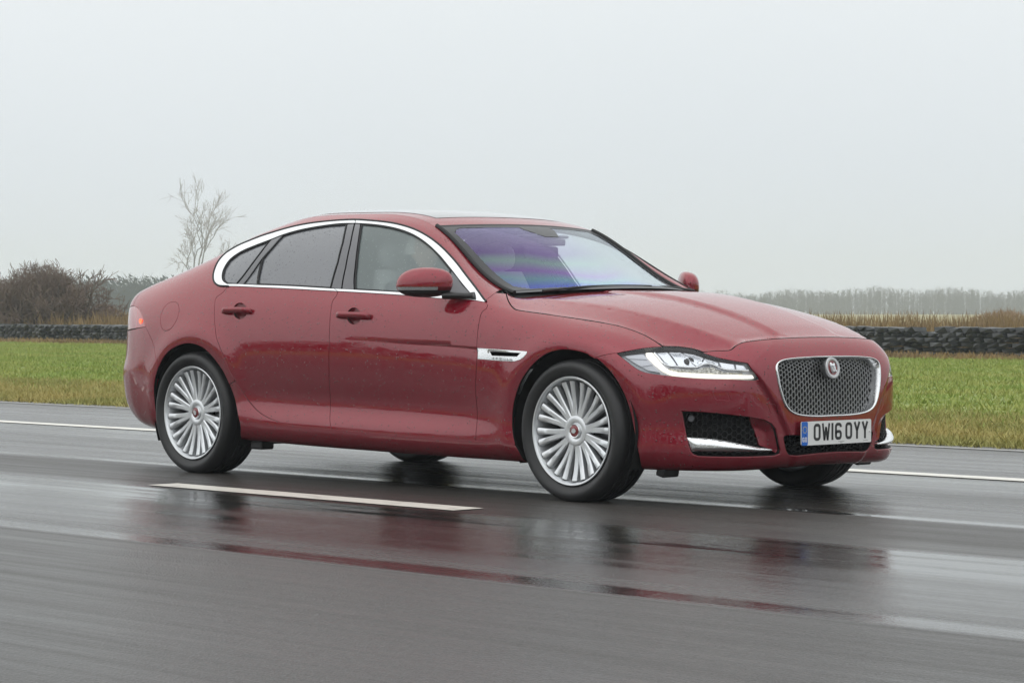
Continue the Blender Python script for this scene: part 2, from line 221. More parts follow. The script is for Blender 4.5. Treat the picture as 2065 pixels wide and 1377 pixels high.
def drops(m, scales=((150, .50, .5), (75, .84, 1.0)), seed=0.0):
    """height field of rain drops: returns (height, mask) sockets, from object position"""
    tc = nd(m, 'ShaderNodeTexCoord'); tot = None
    for sc, thr, amp in scales:
        mp = nd(m, 'ShaderNodeMapping'); mp.inputs['Location'].default_value = (seed, seed*.7, seed*1.3)
        lk(m, tc.outputs['Object'], mp.inputs[0])
        v = nd(m, 'ShaderNodeTexVoronoi', Scale=sc); lk(m, mp.outputs[0], v.inputs['Vector'])
        s = nd(m, 'ShaderNodeSeparateColor'); lk(m, v.outputs['Color'], s.inputs[0])
        gt = nd(m, 'ShaderNodeMath', operation='GREATER_THAN'); gt.inputs[1].default_value = thr; lk(m, s.outputs[0], gt.inputs[0])
        mr = nd(m, 'ShaderNodeMapRange'); mr.inputs['From Min'].default_value = .36; mr.inputs['From Max'].default_value = .14
        mr.inputs['To Min'].default_value = 0; mr.inputs['To Max'].default_value = amp; mr.interpolation_type = 'SMOOTHSTEP'
        lk(m, v.outputs['Distance'], mr.inputs['Value'])
        mu = nd(m, 'ShaderNodeMath', operation='MULTIPLY'); lk(m, gt.outputs[0], mu.inputs[0]); lk(m, mr.outputs[0], mu.inputs[1])
        if tot is None: tot = mu
        else:
            a = nd(m, 'ShaderNodeMath', operation='MAXIMUM'); lk(m, tot.outputs[0], a.inputs[0]); lk(m, mu.outputs[0], a.inputs[1]); tot = a
    return tot.outputs[0]
M = {}
# wet metallic red paint
m = M['paint'] = mat('wet_red_paint', (.30, .012, .022), .42, .62, 1, .012, spec=.05)
h = drops(m)
bp_ = nd(m, 'ShaderNodeBump', Strength=.7, Distance=.0014); lk(m, h, bp_.inputs['Height']); lk(m, bp_.outputs[0], bsdf(m).inputs['Coat Normal'])
mx = nd(m, 'ShaderNodeMix', data_type='RGBA'); mx.inputs[6].default_value = (.238, .0016, .0165, 1); mx.inputs[7].default_value = (.05, .0008, .003, 1)
lk(m, h, mx.inputs[0])
fn = nd(m, 'ShaderNodeTexNoise', Scale=900.0); bp2 = nd(m, 'ShaderNodeBump', Strength=.06, Distance=.001); lk(m, fn.outputs[0], bp2.inputs['Height']); lk(m, bp2.outputs[0], bsdf(m).inputs['Normal'])
lk(m, mx.outputs[2], bsdf(m).inputs['Base Color']); bsdf(m).inputs['Coat IOR'].default_value = 1.72; bsdf(m).inputs['Specular Tint'].default_value = (.95, .18, .24, 1)
M['cup'] = mat('red_paint_shaded', (.13, .003, .008), .4, .6, .6, .03)  # darker copy of the body paint, with the recess shade put into its colour
M['chrome'] = mat('chrome_trim', (.86, .87, .88), .10, 1)
m = M['chrome_wet'] = mat('wet_chrome', (.80, .81, .82), .16, 1)
h = drops(m, ((150, .5, .6),)); b_ = nd(m, 'ShaderNodeBump', Strength=.5, Distance=.001); lk(m, h, b_.inputs['Height']); lk(m, b_.outputs[0], bsdf(m).inputs['Normal'])
M['silver'] = mat('silver_alloy', (.74, .76, .78), .34, .7, .6, .12)
M['silver_dark'] = mat('cast_iron_disc', (.22, .22, .23), .38, 1)
M['rubber'] = mat('tyre_rubber', (.020, .020, .021), .52)
m = M['rubber']; n_ = nd(m, 'ShaderNodeTexNoise', Scale=45.0); r_ = nd(m, 'ShaderNodeMapRange'); r_.inputs['To Min'].default_value = .36; r_.inputs['To Max'].default_value = .62
lk(m, n_.outputs[0], r_.inputs['Value']); lk(m, r_.outputs[0], bsdf(m).inputs['Roughness'])
M['black'] = mat('black_plastic', (.012, .012, .013), .42)
M['gloss_black'] = mat('gloss_black', (.012, .012, .014), .12)
M['seal'] = mat('rubber_seal_gap_shade', (.010, .010, .011), .6)  # also blackens the panel flange walls, standing in for shade in the gaps
M['void'] = mat('dark_cavity', (.006, .006, .006), .9)
m = M['pillar'] = mat('grey_pillar_trim', (.105, .105, .116), .28, 0, .5, .1)
h = drops(m, ((130, .45, .5),)); b_ = nd(m, 'ShaderNodeBump', Strength=.5, Distance=.002); lk(m, h, b_.inputs['Height']); lk(m, b_.outputs[0], bsdf(m).inputs['Coat Normal'])
m = M['privacy'] = mat('wet_privacy_glass', (.15, .155, .17), .22, 0, .8, .05)
h = drops(m, ((140, .35, .6), (55, .6, .9))); b_ = nd(m, 'ShaderNodeBump', Strength=.8, Distance=.002); lk(m, h, b_.inputs['Height']); lk(m, b_.outputs[0], bsdf(m).inputs['Coat Normal'])
mx = nd(m, 'ShaderNodeMix', data_type='RGBA'); mx.inputs[6].default_value = (.150, .156, .172, 1); mx.inputs[7].default_value = (.070, .074, .084, 1); lk(m, h, mx.inputs[0]); lk(m, mx.outputs[2], bsdf(m).inputs['Base Color'])
def thin_glass(name, tint, veil, veil_col, rough=.02, gloss=1.0, wet=True, painted_sheen=False, ior=1.5):
    m = bpy.data.materials.new(name); m.use_nodes = True; T = m.node_tree; T.nodes.remove(bsdf(m)); out = T.nodes['Material Output']
    tr = nd(m, 'ShaderNodeBsdfTransparent'); tr.inputs[0].default_value = (*tint, 1)
    gl = nd(m, 'ShaderNodeBsdfGlossy', Roughness=rough); df = nd(m, 'ShaderNodeBsdfDiffuse'); df.inputs[0].default_value = (*veil_col, 1)
    f0 = ((ior-1)/(ior+1))**2
    lw = nd(m, 'ShaderNodeLayerWeight', Blend=.5); pw = nd(m, 'ShaderNodeMath', operation='POWER'); pw.inputs[1].default_value = 5; lk(m, lw.outputs['Facing'], pw.inputs[0])
    fr = nd(m, 'ShaderNodeMath', operation='MULTIPLY_ADD'); fr.inputs[1].default_value = 1-f0; fr.inputs[2].default_value = f0; lk(m, pw.outputs[0], fr.inputs[0])
    tl_ = nd(m, 'ShaderNodeBsdfTranslucent'); tl_.inputs[0].default_value = (*veil_col, 1); mdt = nd(m, 'ShaderNodeMixShader'); mdt.inputs[0].default_value = .5
    mv = nd(m, 'ShaderNodeMixShader'); mv.inputs[0].default_value = veil; lk(m, tr.outputs[0], mv.inputs[1]); lk(m, df.outputs[0], mdt.inputs[1]); lk(m, tl_.outputs[0], mdt.inputs[2]); lk(m, mdt.outputs[0], mv.inputs[2])
    mg = nd(m, 'ShaderNodeMixShader'); lk(m, fr.outputs[0], mg.inputs[0]); lk(m, mv.outputs[0], mg.inputs[1]); lk(m, gl.outputs[0], mg.inputs[2])
    lk(m, mg.outputs[0], out.inputs[0])
    if wet:
        h = drops(m, ((150, .45, .5), (60, .7, .9)), 3.1)
        b_ = nd(m, 'ShaderNodeBump', Strength=.7, Distance=.002); lk(m, h, b_.inputs['Height']); lk(m, b_.outputs[0], gl.inputs['Normal']); lk(m, b_.outputs[0], df.inputs['Normal'])
        mr = nd(m, 'ShaderNodeMapRange'); mr.inputs['To Min'].default_value = veil; mr.inputs['To Max'].default_value = min(1, veil + .14); lk(m, h, mr.inputs['Value']); lk(m, mr.outputs[0], mv.inputs[0])
    if painted_sheen:   # rainbow sheen painted into reflection and veil colours, paler towards the passenger side
        tc = nd(m, 'ShaderNodeTexCoord'); sp = nd(m, 'ShaderNodeSeparateXYZ'); lk(m, tc.outputs['Object'], sp.inputs[0])
        nz = nd(m, 'ShaderNodeTexNoise', Scale=1.3, Detail=2.0, Distortion=.2); lk(m, tc.outputs['Object'], nz.inputs['Vector'])
        a = nd(m, 'ShaderNodeMath', operation='MULTIPLY_ADD'); a.inputs[1].default_value = 2.6; lk(m, sp.outputs['Z'], a.inputs[0])
        a2 = nd(m, 'ShaderNodeMath', operation='MULTIPLY_ADD'); a2.inputs[1].default_value = .55; a2.inputs[2].default_value = -2.75; lk(m, nz.outputs[0], a2.inputs[0]); lk(m, a2.outputs[0], a.inputs[2])
        cr = nd(m, 'ShaderNodeValToRGB'); lk(m, a.outputs[0], cr.inputs[0]); e = cr.color_ramp.elements
        e[0].position = 0; e[0].color = (.10, .13, .55, 1); e[1].position = 1; e[1].color = (.36, .34, .55, 1)
        for p_, c_ in ((.14, (.12, .18, .60, 1)), (.24, (.22, .42, .50, 1)), (.34, (.34, .20, .60, 1)), (.48, (.36, .52, .52, 1)), (.60, (.30, .20, .52, 1)), (.78, (.40, .34, .60, 1))):
            k = e.new(p_); k.color = c_
        lk(m, cr.outputs[0], df.inputs[0]); hs_=nd(m,'ShaderNodeHueSaturation'); hs_.inputs['Saturation'].default_value=.85; hs_.inputs['Value'].default_value=2.1; lk(m, cr.outputs[0], hs_.inputs['Color']); sy_=nd(m,'ShaderNodeMapRange'); sy_.interpolation_type='SMOOTHSTEP'; sy_.inputs['From Min'].default_value=-.30; sy_.inputs['From Max'].default_value=.30; lk(m, sp.outputs['Y'], sy_.inputs['Value']); fx_=nd(m,'ShaderNodeMix',data_type='RGBA'); fx_.inputs[7].default_value=(.80,.86,.90,1); lk(m, sy_.outputs[0], fx_.inputs[0]); lk(m, hs_.outputs[0], fx_.inputs[6]); lk(m, fx_.outputs[2], gl.inputs[0])
    return m
M['side_glass'] = thin_glass('wet_side_glass', (.92, .98, .99), .36, (.86, 1.0, 1.0))
M['screen_glass'] = thin_glass('laminated_windscreen', (.90, .93, .96), .06, (.3, .3, .5), painted_sheen=True, ior=2.05)
M['lens'] = thin_glass('clear_lamp_lens', (.96, .97, .98), .0, (.5, .5, .5), wet=False)
M['lamp_chrome'] = mat('lamp_reflector', (.80, .82, .86), .18, .9)
M['lamp_grey'] = mat('lamp_bezel', (.52, .53, .57), .35, .3)
M['lamp_facets'] = mat('faceted_lamp_block', (.62, .60, .54), .18, .6)
m = M['lamp_facets']; v = nd(m, 'ShaderNodeTexVoronoi', Scale=70.0); tc = nd(m, 'ShaderNodeTexCoord'); lk(m, tc.outputs['Object'], v.inputs['Vector'])
b_ = nd(m, 'ShaderNodeBump', Strength=1, Distance=.01); lk(m, v.outputs['Distance'], b_.inputs['Height']); lk(m, b_.outputs[0], bsdf(m).inputs['Normal'])
M['white_lamp'] = mat('turn_signal_lens', (.60, .61, .66), .25, 0, .6)
M['drl'] = mat('lit_daytime_lamp', (.9, .88, .8), .3, emit=(1, .94, .80), estr=.95)
M['tail_lens'] = mat('red_lamp_lens', (.42, .03, .035), .14, 0, 1, .05)
M['tail_lit'] = mat('lit_tail_lamp', (.8, .05, .03), .3, emit=(1, .10, .04), estr=3.2)
M['plate'] = mat('plate_white', (.78, .78, .77), .35); M['plate_ink'] = mat('plate_black', (.015, .015, .018), .4)
M['plate_blue'] = mat('plate_blue', (.006, .13, .55), .35); M['star'] = mat('plate_yellow', (.75, .62, .08), .4)
M['plate_grey'] = mat('plate_small_print', (.25, .25, .26), .5)
M['badge_red'] = mat('badge_red', (.20, .015, .02), .25, .3, 1)
M['leather'] = mat('pale_leather', (.42, .42, .41), .5); M['liner'] = mat('pale_headlining', (.45, .44, .42), .9)
M['dash'] = mat('dark_dashboard', (.02, .02, .022), .6)
M['roof_glass'] = mat('wet_roof_glass', (.020, .022, .026), .06, 0, 1, .06)
m = M['roof_glass']; h = drops(m); b_ = nd(m, 'ShaderNodeBump', Strength=.6, Distance=.002); lk(m, h, b_.inputs['Height']); lk(m, b_.outputs[0], bsdf(m).inputs['Coat Normal'])

# ------------------------------------------------------------------ mesh helpers
def link(name, me, m=None, parent=None):
    o = bpy.data.objects.new(name, me); COL.objects.link(o)
    if m is not None and not me.materials:
        me.materials.append(m)
    if parent is not None: o.parent = parent
    return o
def mesh(name, v, f, m=None, parent=None, smooth=False, nrm=None, mi=None):
    me = bpy.data.meshes.new(name); me.from_pydata([tuple(map(float, a)) for a in v], [], [tuple(int(i) for i in a) for a in f])
    if smooth or nrm is not None: me.polygons.foreach_set('use_smooth', [True]*len(me.polygons))
    me.update()
    if mi is not None: me.materials.append(m); me.materials.append(M['seal']); me.polygons.foreach_set('material_index',[int(a) for a in mi])
    if nrm is not None: me.normals_split_custom_set_from_vertices([tuple(map(float, a)) for a in nrm])
    return link(name, me, m, parent)
def empty(name, loc=(0,0,0), parent=None):
    o = bpy.data.objects.new(name, None); COL.objects.link(o); o.location = loc; o.empty_display_size = .2
    if parent is not None: o.parent = parent
    return o
def tag(o, label=None, cat=None, group=None, kind=None):
    for k, v in (('label', label), ('category', cat), ('group', group), ('kind', kind)):
        if v: o[k] = v
    return o
class MB:
    def __init__(s): s.v=[]; s.f=[]
    def add(s, v, f):
        k=len(s.v); s.v.extend([tuple(map(float,a)) for a in v]); s.f.extend([tuple(int(i)+k for i in a) for a in f]); return s
    def box(s, c, d, R=None):
        d=np.array(d)/2; v=np.array([[x,y,z] for x in (-1,1) for y in (-1,1) for z in (-1,1)])*d
        if R is not None: v=v@np.array(R).T
        return s.add(v+np.array(c), [(0,1,3,2),(4,6,7,5),(0,4,5,1),(2,3,7,6),(0,2,6,4),(1,5,7,3)])
    def tube(s, pts, r, n=8, close=False, cap=True):
        P=np.array(pts,float); m=len(P); r=np.broadcast_to(np.array(r,float),(m,))
        T=np.gradient(P,axis=0) if not close else np.roll(P,-1,0)-np.roll(P,1,0)
        T/=np.linalg.norm(T,axis=1)[:,None]+1e-12
        ref=np.array([0,0,1.]) if abs(T[0,2])<.9 else np.array([1.,0,0]); V=[]
        for i in range(m):
            a=np.cross(T[i],ref); a/=np.linalg.norm(a)+1e-12; b=np.cross(T[i],a); ref=-b if False else ref
            for k in range(n):
                t=2*math.pi*k/n; V.append(P[i]+r[i]*(a*math.cos(t)+b*math.sin(t)))
        F=[(i*n+k,i*n+(k+1)%n,((i+1)%m)*n+(k+1)%n,((i+1)%m)*n+k) for i in range(m if close else m-1) for k in range(n)]
        if cap and not close: F+= [tuple(range(n))[::-1], tuple((m-1)*n+k for k in range(n))]
        return s.add(V,F)
    def lathe(s, prof, n=64, axis='y', c=(0,0,0), close=False):
        prof=np.array(prof,float); V=[]; m=len(prof)
        for k in range(n):
            t=2*math.pi*k/n
            for r,a in prof:
                p={'y':(r*math.cos(t),a,r*math.sin(t)),'z':(r*math.cos(t),r*math.sin(t),a),'x':(a,r*math.cos(t),r*math.sin(t))}[axis]; V.append(np.array(p)+c)
        F=[(k*m+i,((k+1)%n)*m+i,((k+1)%n)*m+i+1,k*m+i+1) for k in range(n) for i in range(m-1)]
        return s.add(V,F)
    def build(s, name, m, parent=None, smooth=False, mirror=False, bevel=0):
        v=np.array(s.v,float); f=s.f
        if mirror: v=v*[1,-1,1]; f=[a[::-1] for a in f]
        o=mesh(name,v,f,m,parent,smooth)
        if smooth:
            try: o.data.set_sharp_from_angle(angle=math.radians(40))
            except Exception: pass
        if bevel:
            b=o.modifiers.new('bevel','BEVEL'); b.width=bevel; b.segments=2; b.limit_method='ANGLE'
        return o

# ------------------------------------------------------------------ the wrap surface of the bodywork
KV = .107
sA, SG, NG2 = build()
LEN = float(sA[-1]); DS = sA[1]-sA[0]; DV = 14/(NV-1)
gu=np.gradient(SG,axis=0); gv=np.gradient(SG,axis=1)
SN=np.cross(gv,gu); SN/=np.linalg.norm(SN,axis=2)[:,:,None]+1e-12
if SN[NU//2,NV//3,1]>0: SN=-SN
SN[0,:,1]=0; SN[-1,:,1]=0
def surf(s, v):
    s=np.clip(np.asarray(s,float),0,LEN); v=np.clip(np.asarray(v,float),0,14)
    a=np.clip(s/DS,0,NU-1.0001); b=np.clip(v/DV,0,NV-1.0001); i=a.astype(int); j=b.astype(int); a=(a-i)[:,None]; b=(b-j)[:,None]
    def q(G): return G[i,j]*(1-a)*(1-b)+G[i+1,j]*a*(1-b)+G[i,j+1]*(1-a)*b+G[i+1,j+1]*a*b
    P=q(SG); N=q(SN); N/=np.linalg.norm(N,axis=1)[:,None]
    # sharp feature line along the front door
    c=np.array(UV['doorcrease']); vc=np.interp(s,c[:,0],c[:,1]); A=np.interp(s,[c[0,0],c[1,0],c[-1,0],c[-1,0]+.03,c[-1,0]+.25],[0,.0012,.006,.006,0])
    d=(vc-v)*KV; g=np.where(d>0,np.clip(d/.006,0,1)*np.exp(-np.clip(d-.006,0,1)/.05),0)*A
    P=P-N*g[:,None]
    dn=np.where((d>0)&(d<.006),A/.006,np.where(d>=.006,-np.exp(-np.clip(d-.006,0,1)/.05)*A/.05,0))
    Z=np.array([0,0,1.])-N*N[:,2:3]
    N=N-Z*dn[:,None]*.8; N/=np.linalg.norm(N,axis=1)[:,None]
    return P,N
def s_at(x, v=14):
    col=SG[:,int(round(v/DV)),0]; ok=np.arange(NU)[(sA>.7)&(sA<5.4)]
    return float(sA[ok[np.argmin(np.abs(col[ok]-x))]])
def cr(pts, h=.014):
    """Catmull-Rom through domain points, resampled"""
    P=np.array(pts,float)*[1,KV]
    if len(P)<3:
        n=max(1,int(np.hypot(*(P[1]-P[0]))/h)); t=np.linspace(0,1,n+1)[:,None]; return (P[0]*(1-t)+P[1]*t)
    E=np.vstack([2*P[0]-P[1],P,2*P[-1]-P[-2]]); out=[]
    for i in range(len(P)-1):
        p0,p1,p2,p3=E[i:i+4]; d=np.hypot(*(p2-p1)); n=max(1,int(math.ceil(d/h))); 
        t0=0;t1=t0+max(np.hypot(*(p1-p0)),1e-6)**.5;t2=t1+max(d,1e-6)**.5;t3=t2+max(np.hypot(*(p3-p2)),1e-6)**.5
        for k in range(n):
            t=t1+(t2-t1)*k/n
            a1=(t1-t)/(t1-t0)*p0+(t-t0)/(t1-t0)*p1;a2=(t2-t)/(t2-t1)*p1+(t-t1)/(t2-t1)*p2;a3=(t3-t)/(t3-t2)*p2+(t-t2)/(t3-t2)*p3
            b1=(t2-t)/(t2-t0)*a1+(t-t0)/(t2-t0)*a2;b2=(t3-t)/(t3-t1)*a2+(t-t1)/(t3-t1)*a3
            out.append((t2-t)/(t2-t1)*b1+(t-t1)/(t2-t1)*b2)
    out.append(P[-1]); return np.array(out)
def chain(*cs):
    """join curves (names, '-name', or point lists) into one closed loop in the metric domain"""
    L_=[]
    for c in cs:
        if isinstance(c,str): a=cr(UV[c.lstrip('-')]); a=a[::-1] if c[0]=='-' else a
        elif isinstance(c,tuple): a=cr(UV[c[0]][c[1]:c[2]]); a=a[::-1] if len(c)>3 else a
        else: a=cr(c)
        L_.append(a)
    out=[]
    for a in L_:
        for q in a:
            if not out or np.hypot(*(q-out[-1]))>.0015: out.append(q)
    while np.hypot(*(out[0]-out[-1]))<.0015: out.pop()
    return np.array(out)
def loop(name, smooth=False, h=.012):
    P=np.array(UV[name],float)
    if smooth:
        n=len(P); a=cr(np.vstack([P,P,P[:1]]),h)   # take the middle turn
        b=cr(np.vstack([P[-2:],P,P[:3]]),h); 
        # trim ends
        i0=np.argmin(np.hypot(*(b-P[0]*[1,KV]).T)); k=np.hypot(*(b-P[0]*[1,KV]).T); i1=len(b)-1-np.argmin(k[::-1][:len(b)//2]) 
        return b[i0:i1] if i1>i0+3 else P*[1,KV]
    P=P*[1,KV]; out=[]
    for i in range(len(P)):
        p,q=P[i],P[(i+1)%len(P)]; n=max(1,int(math.ceil(np.hypot(*(q-p))/h)))
        for k in range(n): out.append(p+(q-p)*k/n)
    return np.array(out)
def area(P): x,y=P[:,0],P[:,1]; return .5*np.sum(x*np.roll(y,-1)-np.roll(x,-1)*y)
def inset(P, d):
    if area(P)<0: P=P[::-1]
    e=np.roll(P,-1,0)-P; e/=np.hypot(*e.T)[:,None]+1e-12
    n1=np.stack([-e[:,1],e[:,0]],1); n0=np.roll(n1,1,0); b=n0+n1; l=np.hypot(*b.T)[:,None]; b=b/np.maximum(l,1e-6); c=np.maximum((b*n1).sum(1),.45)
    return P+b*(d/c)[:,None]
def inside(Q, P):
    x,y=Q[:,0],Q[:,1]; r=np.zeros(len(Q),bool)
    for i in range(len(P)):
        a,b=P[i],P[(i+1)%len(P)]; c=(a[1]>y)!=(b[1]>y)
        if c.any():
            xx=(b[0]-a[0])*(y-a[1])/((b[1]-a[1])+1e-15)+a[0]; r^=c&(x<xx)
    return r
def dist_poly(Q,P):
    d=np.full(len(Q),9.)
    for i in range(len(P)):
        a,b=P[i],P[(i+1)%len(P)]; ab=b-a; t=np.clip(((Q-a)@ab)/(ab@ab+1e-15),0,1); d=np.minimum(d,np.hypot(*(Q-a-t[:,None]*ab).T))
    return d
def cdt(loops, h=.02, lines=()):
    lo=np.min(loops[0],0); hi=np.max(loops[0],0)
    gx=np.arange(lo[0],hi[0]+h,h); gy=np.arange(lo[1],hi[1]+h,h*.866)
    X,Y=np.meshgrid(gx,gy); X=X+((np.arange(len(gy))%2)*h*.5)[:,None]; Q=np.stack([X.ravel(),Y.ravel()],1)
    k=inside(Q,loops[0])
    for l in loops[1:]: k&=~inside(Q,l)
    Q=Q[k]
    for l in loops: 
        if len(Q): Q=Q[dist_poly(Q,l)>h*.45]
    V=[];E=[]
    for l in loops:
        b=len(V); n=len(l); V+=list(l); E+=[(b+i,b+(i+1)%n) for i in range(n)]
    for l in lines:
        l=l[inside(l,loops[0])]
        if len(l)>1:
            if len(Q): 
                dd=np.min(np.hypot(Q[:,None,0]-l[None,:,0],Q[:,None,1]-l[None,:,1]),1); Q=Q[dd>h*.3]
            b=len(V); V+=list(l); E+=[(b+i,b+i+1) for i in range(len(l)-1)]
    V+=list(Q)
    r=delaunay_2d_cdt([Vector((float(a[0]),float(a[1]))) for a in V],E,[],0,1e-7)
    v=np.array([(a.x,a.y) for a in r[0]]); f=np.array([a for a in r[2] if len(a)==3])
    c=v[f].mean(1); k=inside(c,loops[0])
    for l in loops[1:]: k&=~inside(c,l)
    f=f[k]
    A=v[f]; ar=(A[:,1,0]-A[:,0,0])*(A[:,2,1]-A[:,0,1])-(A[:,1,1]-A[:,0,1])*(A[:,2,0]-A[:,0,0])
    f=np.where((ar>0)[:,None],f,f[:,::-1]); f=f[np.abs(ar)>1e-12]
    return v,f
def panel_data(loops, off=0.0, gap=.0029, flange=.018, h=.02, lines=(), holes_gap=None, snap=False, rb=.0016):
    hg=gap if holes_gap is None else holes_gap
    Ls=[inset(loops[0],gap)]+[inset(l,-hg) for l in loops[1:]]
    if snap:
        for l in Ls: l[l[:,0]>LEN-.008,0]=LEN; l[l[:,0]<.008,0]=0
    v,f=cdt(Ls,h,lines)
    P,N=surf(v[:,0],v[:,1]/KV)
    o=off(v) if callable(off) else off
    P=P+N*(np.asarray(o)[:,None] if np.ndim(o) else o)
    V=[P];NN=[N];F=[f]; cnt=len(P); MI=[0]*len(f)
    # orientation check
    t=f[len(f)//2]; nn=np.cross(P[t[1]]-P[t[0]],P[t[2]]-P[t[0]])
    if nn@N[t[0]]<0: F=[f[:,::-1]]
    if flange:
        for li,l in enumerate(Ls):
            ring,nr=surf(l[:,0],l[:,1]/KV)
            oo=off(l) if callable(off) else off
            ring=ring+nr*(np.asarray(oo)[:,None] if np.ndim(oo) else oo)
            T=np.roll(ring,-1,0)-np.roll(ring,1,0); T/=np.linalg.norm(T,axis=1)[:,None]+1e-12
            out=np.cross(T,nr); out/=np.linalg.norm(out,axis=1)[:,None]+1e-12
            # outward from panel
            cen=np.roll(l,-1,0)-l
            sgn=1 if li==0 else -1
            # determine by testing domain
            q=l[0]+np.array([-(l[1]-l[0])[1],(l[1]-l[0])[0]])*1e-3/(np.hypot(*(l[1]-l[0]))+1e-12)
            p_in,_=surf(q[:1],q[1:]/KV); ins=inside(q[None],Ls[li])[0]
            d_=(p_in[0]-ring[0])@out[0]; want_out = (-1 if ins else 1) * (1 if li==0 else -1)
            if d_*want_out<0: out=-out
            n=len(l); r0=ring; r1=ring+out*rb*.7-nr*rb*.35; r2=ring+out*rb-nr*rb*1.2; r3=ring+out*rb-nr*flange
            n0=nr; n1=nr*.7+out*.7; n2=out; n3=out
            b=cnt; V+= [r0,r1,r2,r3]; NN+=[n0,n1,n2,n3]; cnt+=4*n
            Q=[]
            for k in range(3):
                for i in range(n):
                    j=(i+1)%n; Q.append((b+k*n+i,b+k*n+j,b+(k+1)*n+j,b+(k+1)*n+i))
            # orient
            Vall=np.vstack(V); q0=Q[n+n//2]; nn=np.cross(Vall[q0[1]]-Vall[q0[0]],Vall[q0[2]]-Vall[q0[0]])
            if nn@out[n//2]<0: Q=[x[::-1] for x in Q]
            F.append(Q); MI+=[0]*(2*n)+[1]*n  # inner flange walls coloured black so the shut gaps read as shaded
    V=np.vstack(V);NN=np.vstack(NN); FF=[tuple(a) for g in F for a in g]
    return V,FF,NN,MI
def mir(d): return (d[0]*[1,-1,1],[a[::-1] for a in d[1]],d[2]*[1,-1,1])+tuple(d[3:])
def join(a,b):
    k=len(a[0]); return np.vstack([a[0],b[0]]),a[1]+[tuple(i+k for i in f) for f in b[1]],np.vstack([a[2],b[2]]),(list(a[3])+list(b[3]) if len(a)>3 else [0]*(len(a[1])+len(b[1])))
def panel(name, loops, m, parents, **kw):
    """build on both sides; parents=(right,left)"""
    d=panel_data(loops,**kw); r=[]
    for i,par in enumerate(parents):
        V,F,N,MI=d if i==0 else mir(d); r.append(mesh(name,V,F,m,par,nrm=N,mi=MI))
    return r
def panel_both(name, loops, m, parent, **kw):
    d=panel_data(loops,**kw); V,F,N,MI=join(d,mir(d)); return mesh(name,V,F,m,parent,nrm=N,mi=MI)
def ringloft(L_, secs, closed=True):
    """loft a ring that follows a domain loop: secs=[(inset, offset)]"""
    V=[];n=len(L_)
    for d,o in secs:
        l=inset(L_,d) if closed else L_+inset_open(L_)*d
        P,N=surf(l[:,0],l[:,1]/KV); V.append(P+N*o)
    m=n if closed else n-1
    F=[(k*n+i,k*n+(i+1)%n,(k+1)*n+(i+1)%n,(k+1)*n+i) for k in range(len(secs)-1) for i in range(m)]
    return np.vstack(V),F
def inset_open(P):
    e=np.gradient(P,axis=0); e/=np.hypot(*e.T)[:,None]+1e-12; return np.stack([-e[:,1],e[:,0]],1)
def stube(pts, off, r, n=6, h=.012):
    a=cr(pts,h); P,N=surf(a[:,0],a[:,1]/KV); return MB().tube(P+N*off,r,n)
def hexwires(polyloop, off, ps, pt, r, skip=None):
    """honeycomb of wires on the body surface, clipped to a loop; ps, pt = cell pitch along / across"""
    lo=polyloop.min(0); hi=polyloop.max(0); segs=[]
    ny=int((hi[1]-lo[1])/pt)+3; nx=int((hi[0]-lo[0])/ps)+3
    x1=hi[0]
    for j in range(-1,ny):
        for i in range(-1,nx):
            cx=x1-(i+(.5 if j%2 else 0))*ps; cy=lo[1]+j*pt
            w1=ps*.17; w2=ps*.33; q=lambda x,y: np.array([x,y])
            segs+=[(q(cx-w1,cy+pt),q(cx+w1,cy+pt)),(q(cx-w2,cy),q(cx-w1,cy+pt)),(q(cx+w1,cy+pt),q(cx+w2,cy))]
    A=np.array([s[0] for s in segs]);B=np.array([s[1] for s in segs]); k=inside(A,polyloop)&inside(B,polyloop)
    if skip is not None: k&=~inside(A,skip)&~inside(B,skip)
    A=A[k];B=B[k]
    PA,NA=surf(A[:,0],A[:,1]/KV);PB,NB=surf(B[:,0],B[:,1]/KV); PA+=NA*off;PB+=NB*off
    mb=MB(); T=PB-PA; T/=np.linalg.norm(T,axis=1)[:,None]+1e-12; W=np.cross(T,NA); V=[];F=[]
    for i in range(len(A)):
        b=len(V); w=W[i]*r; n=NA[i]*r*1.6
        for p in (PA[i]-T[i]*r*.5,PB[i]+T[i]*r*.5): V+=[p-w-n,p+w-n,p+w*.35+n,p-w*.35+n]
        F+=[(b+0,b+1,b+5,b+4),(b+1,b+2,b+6,b+5),(b+2,b+3,b+7,b+6),(b+3,b+0,b+4,b+7)]
    return mb.add(V,F)
# ------------------------------------------------------------------ the car
CAR = tag(empty('saloon_car'), 'wet deep red four-door saloon with silver wheels driving on the wet road', 'car')
def both(fn):  # parents for right and left parts
    pass
def poly(*c): return chain(*c)
archR_bot=UV['archR']; archF_bot=UV['archF']
sR0=archR_bot[0][0]; sR1=archR_bot[-1][0]; sF0=archF_bot[0][0]; sF1=archF_bot[-1][0]
VB=.30
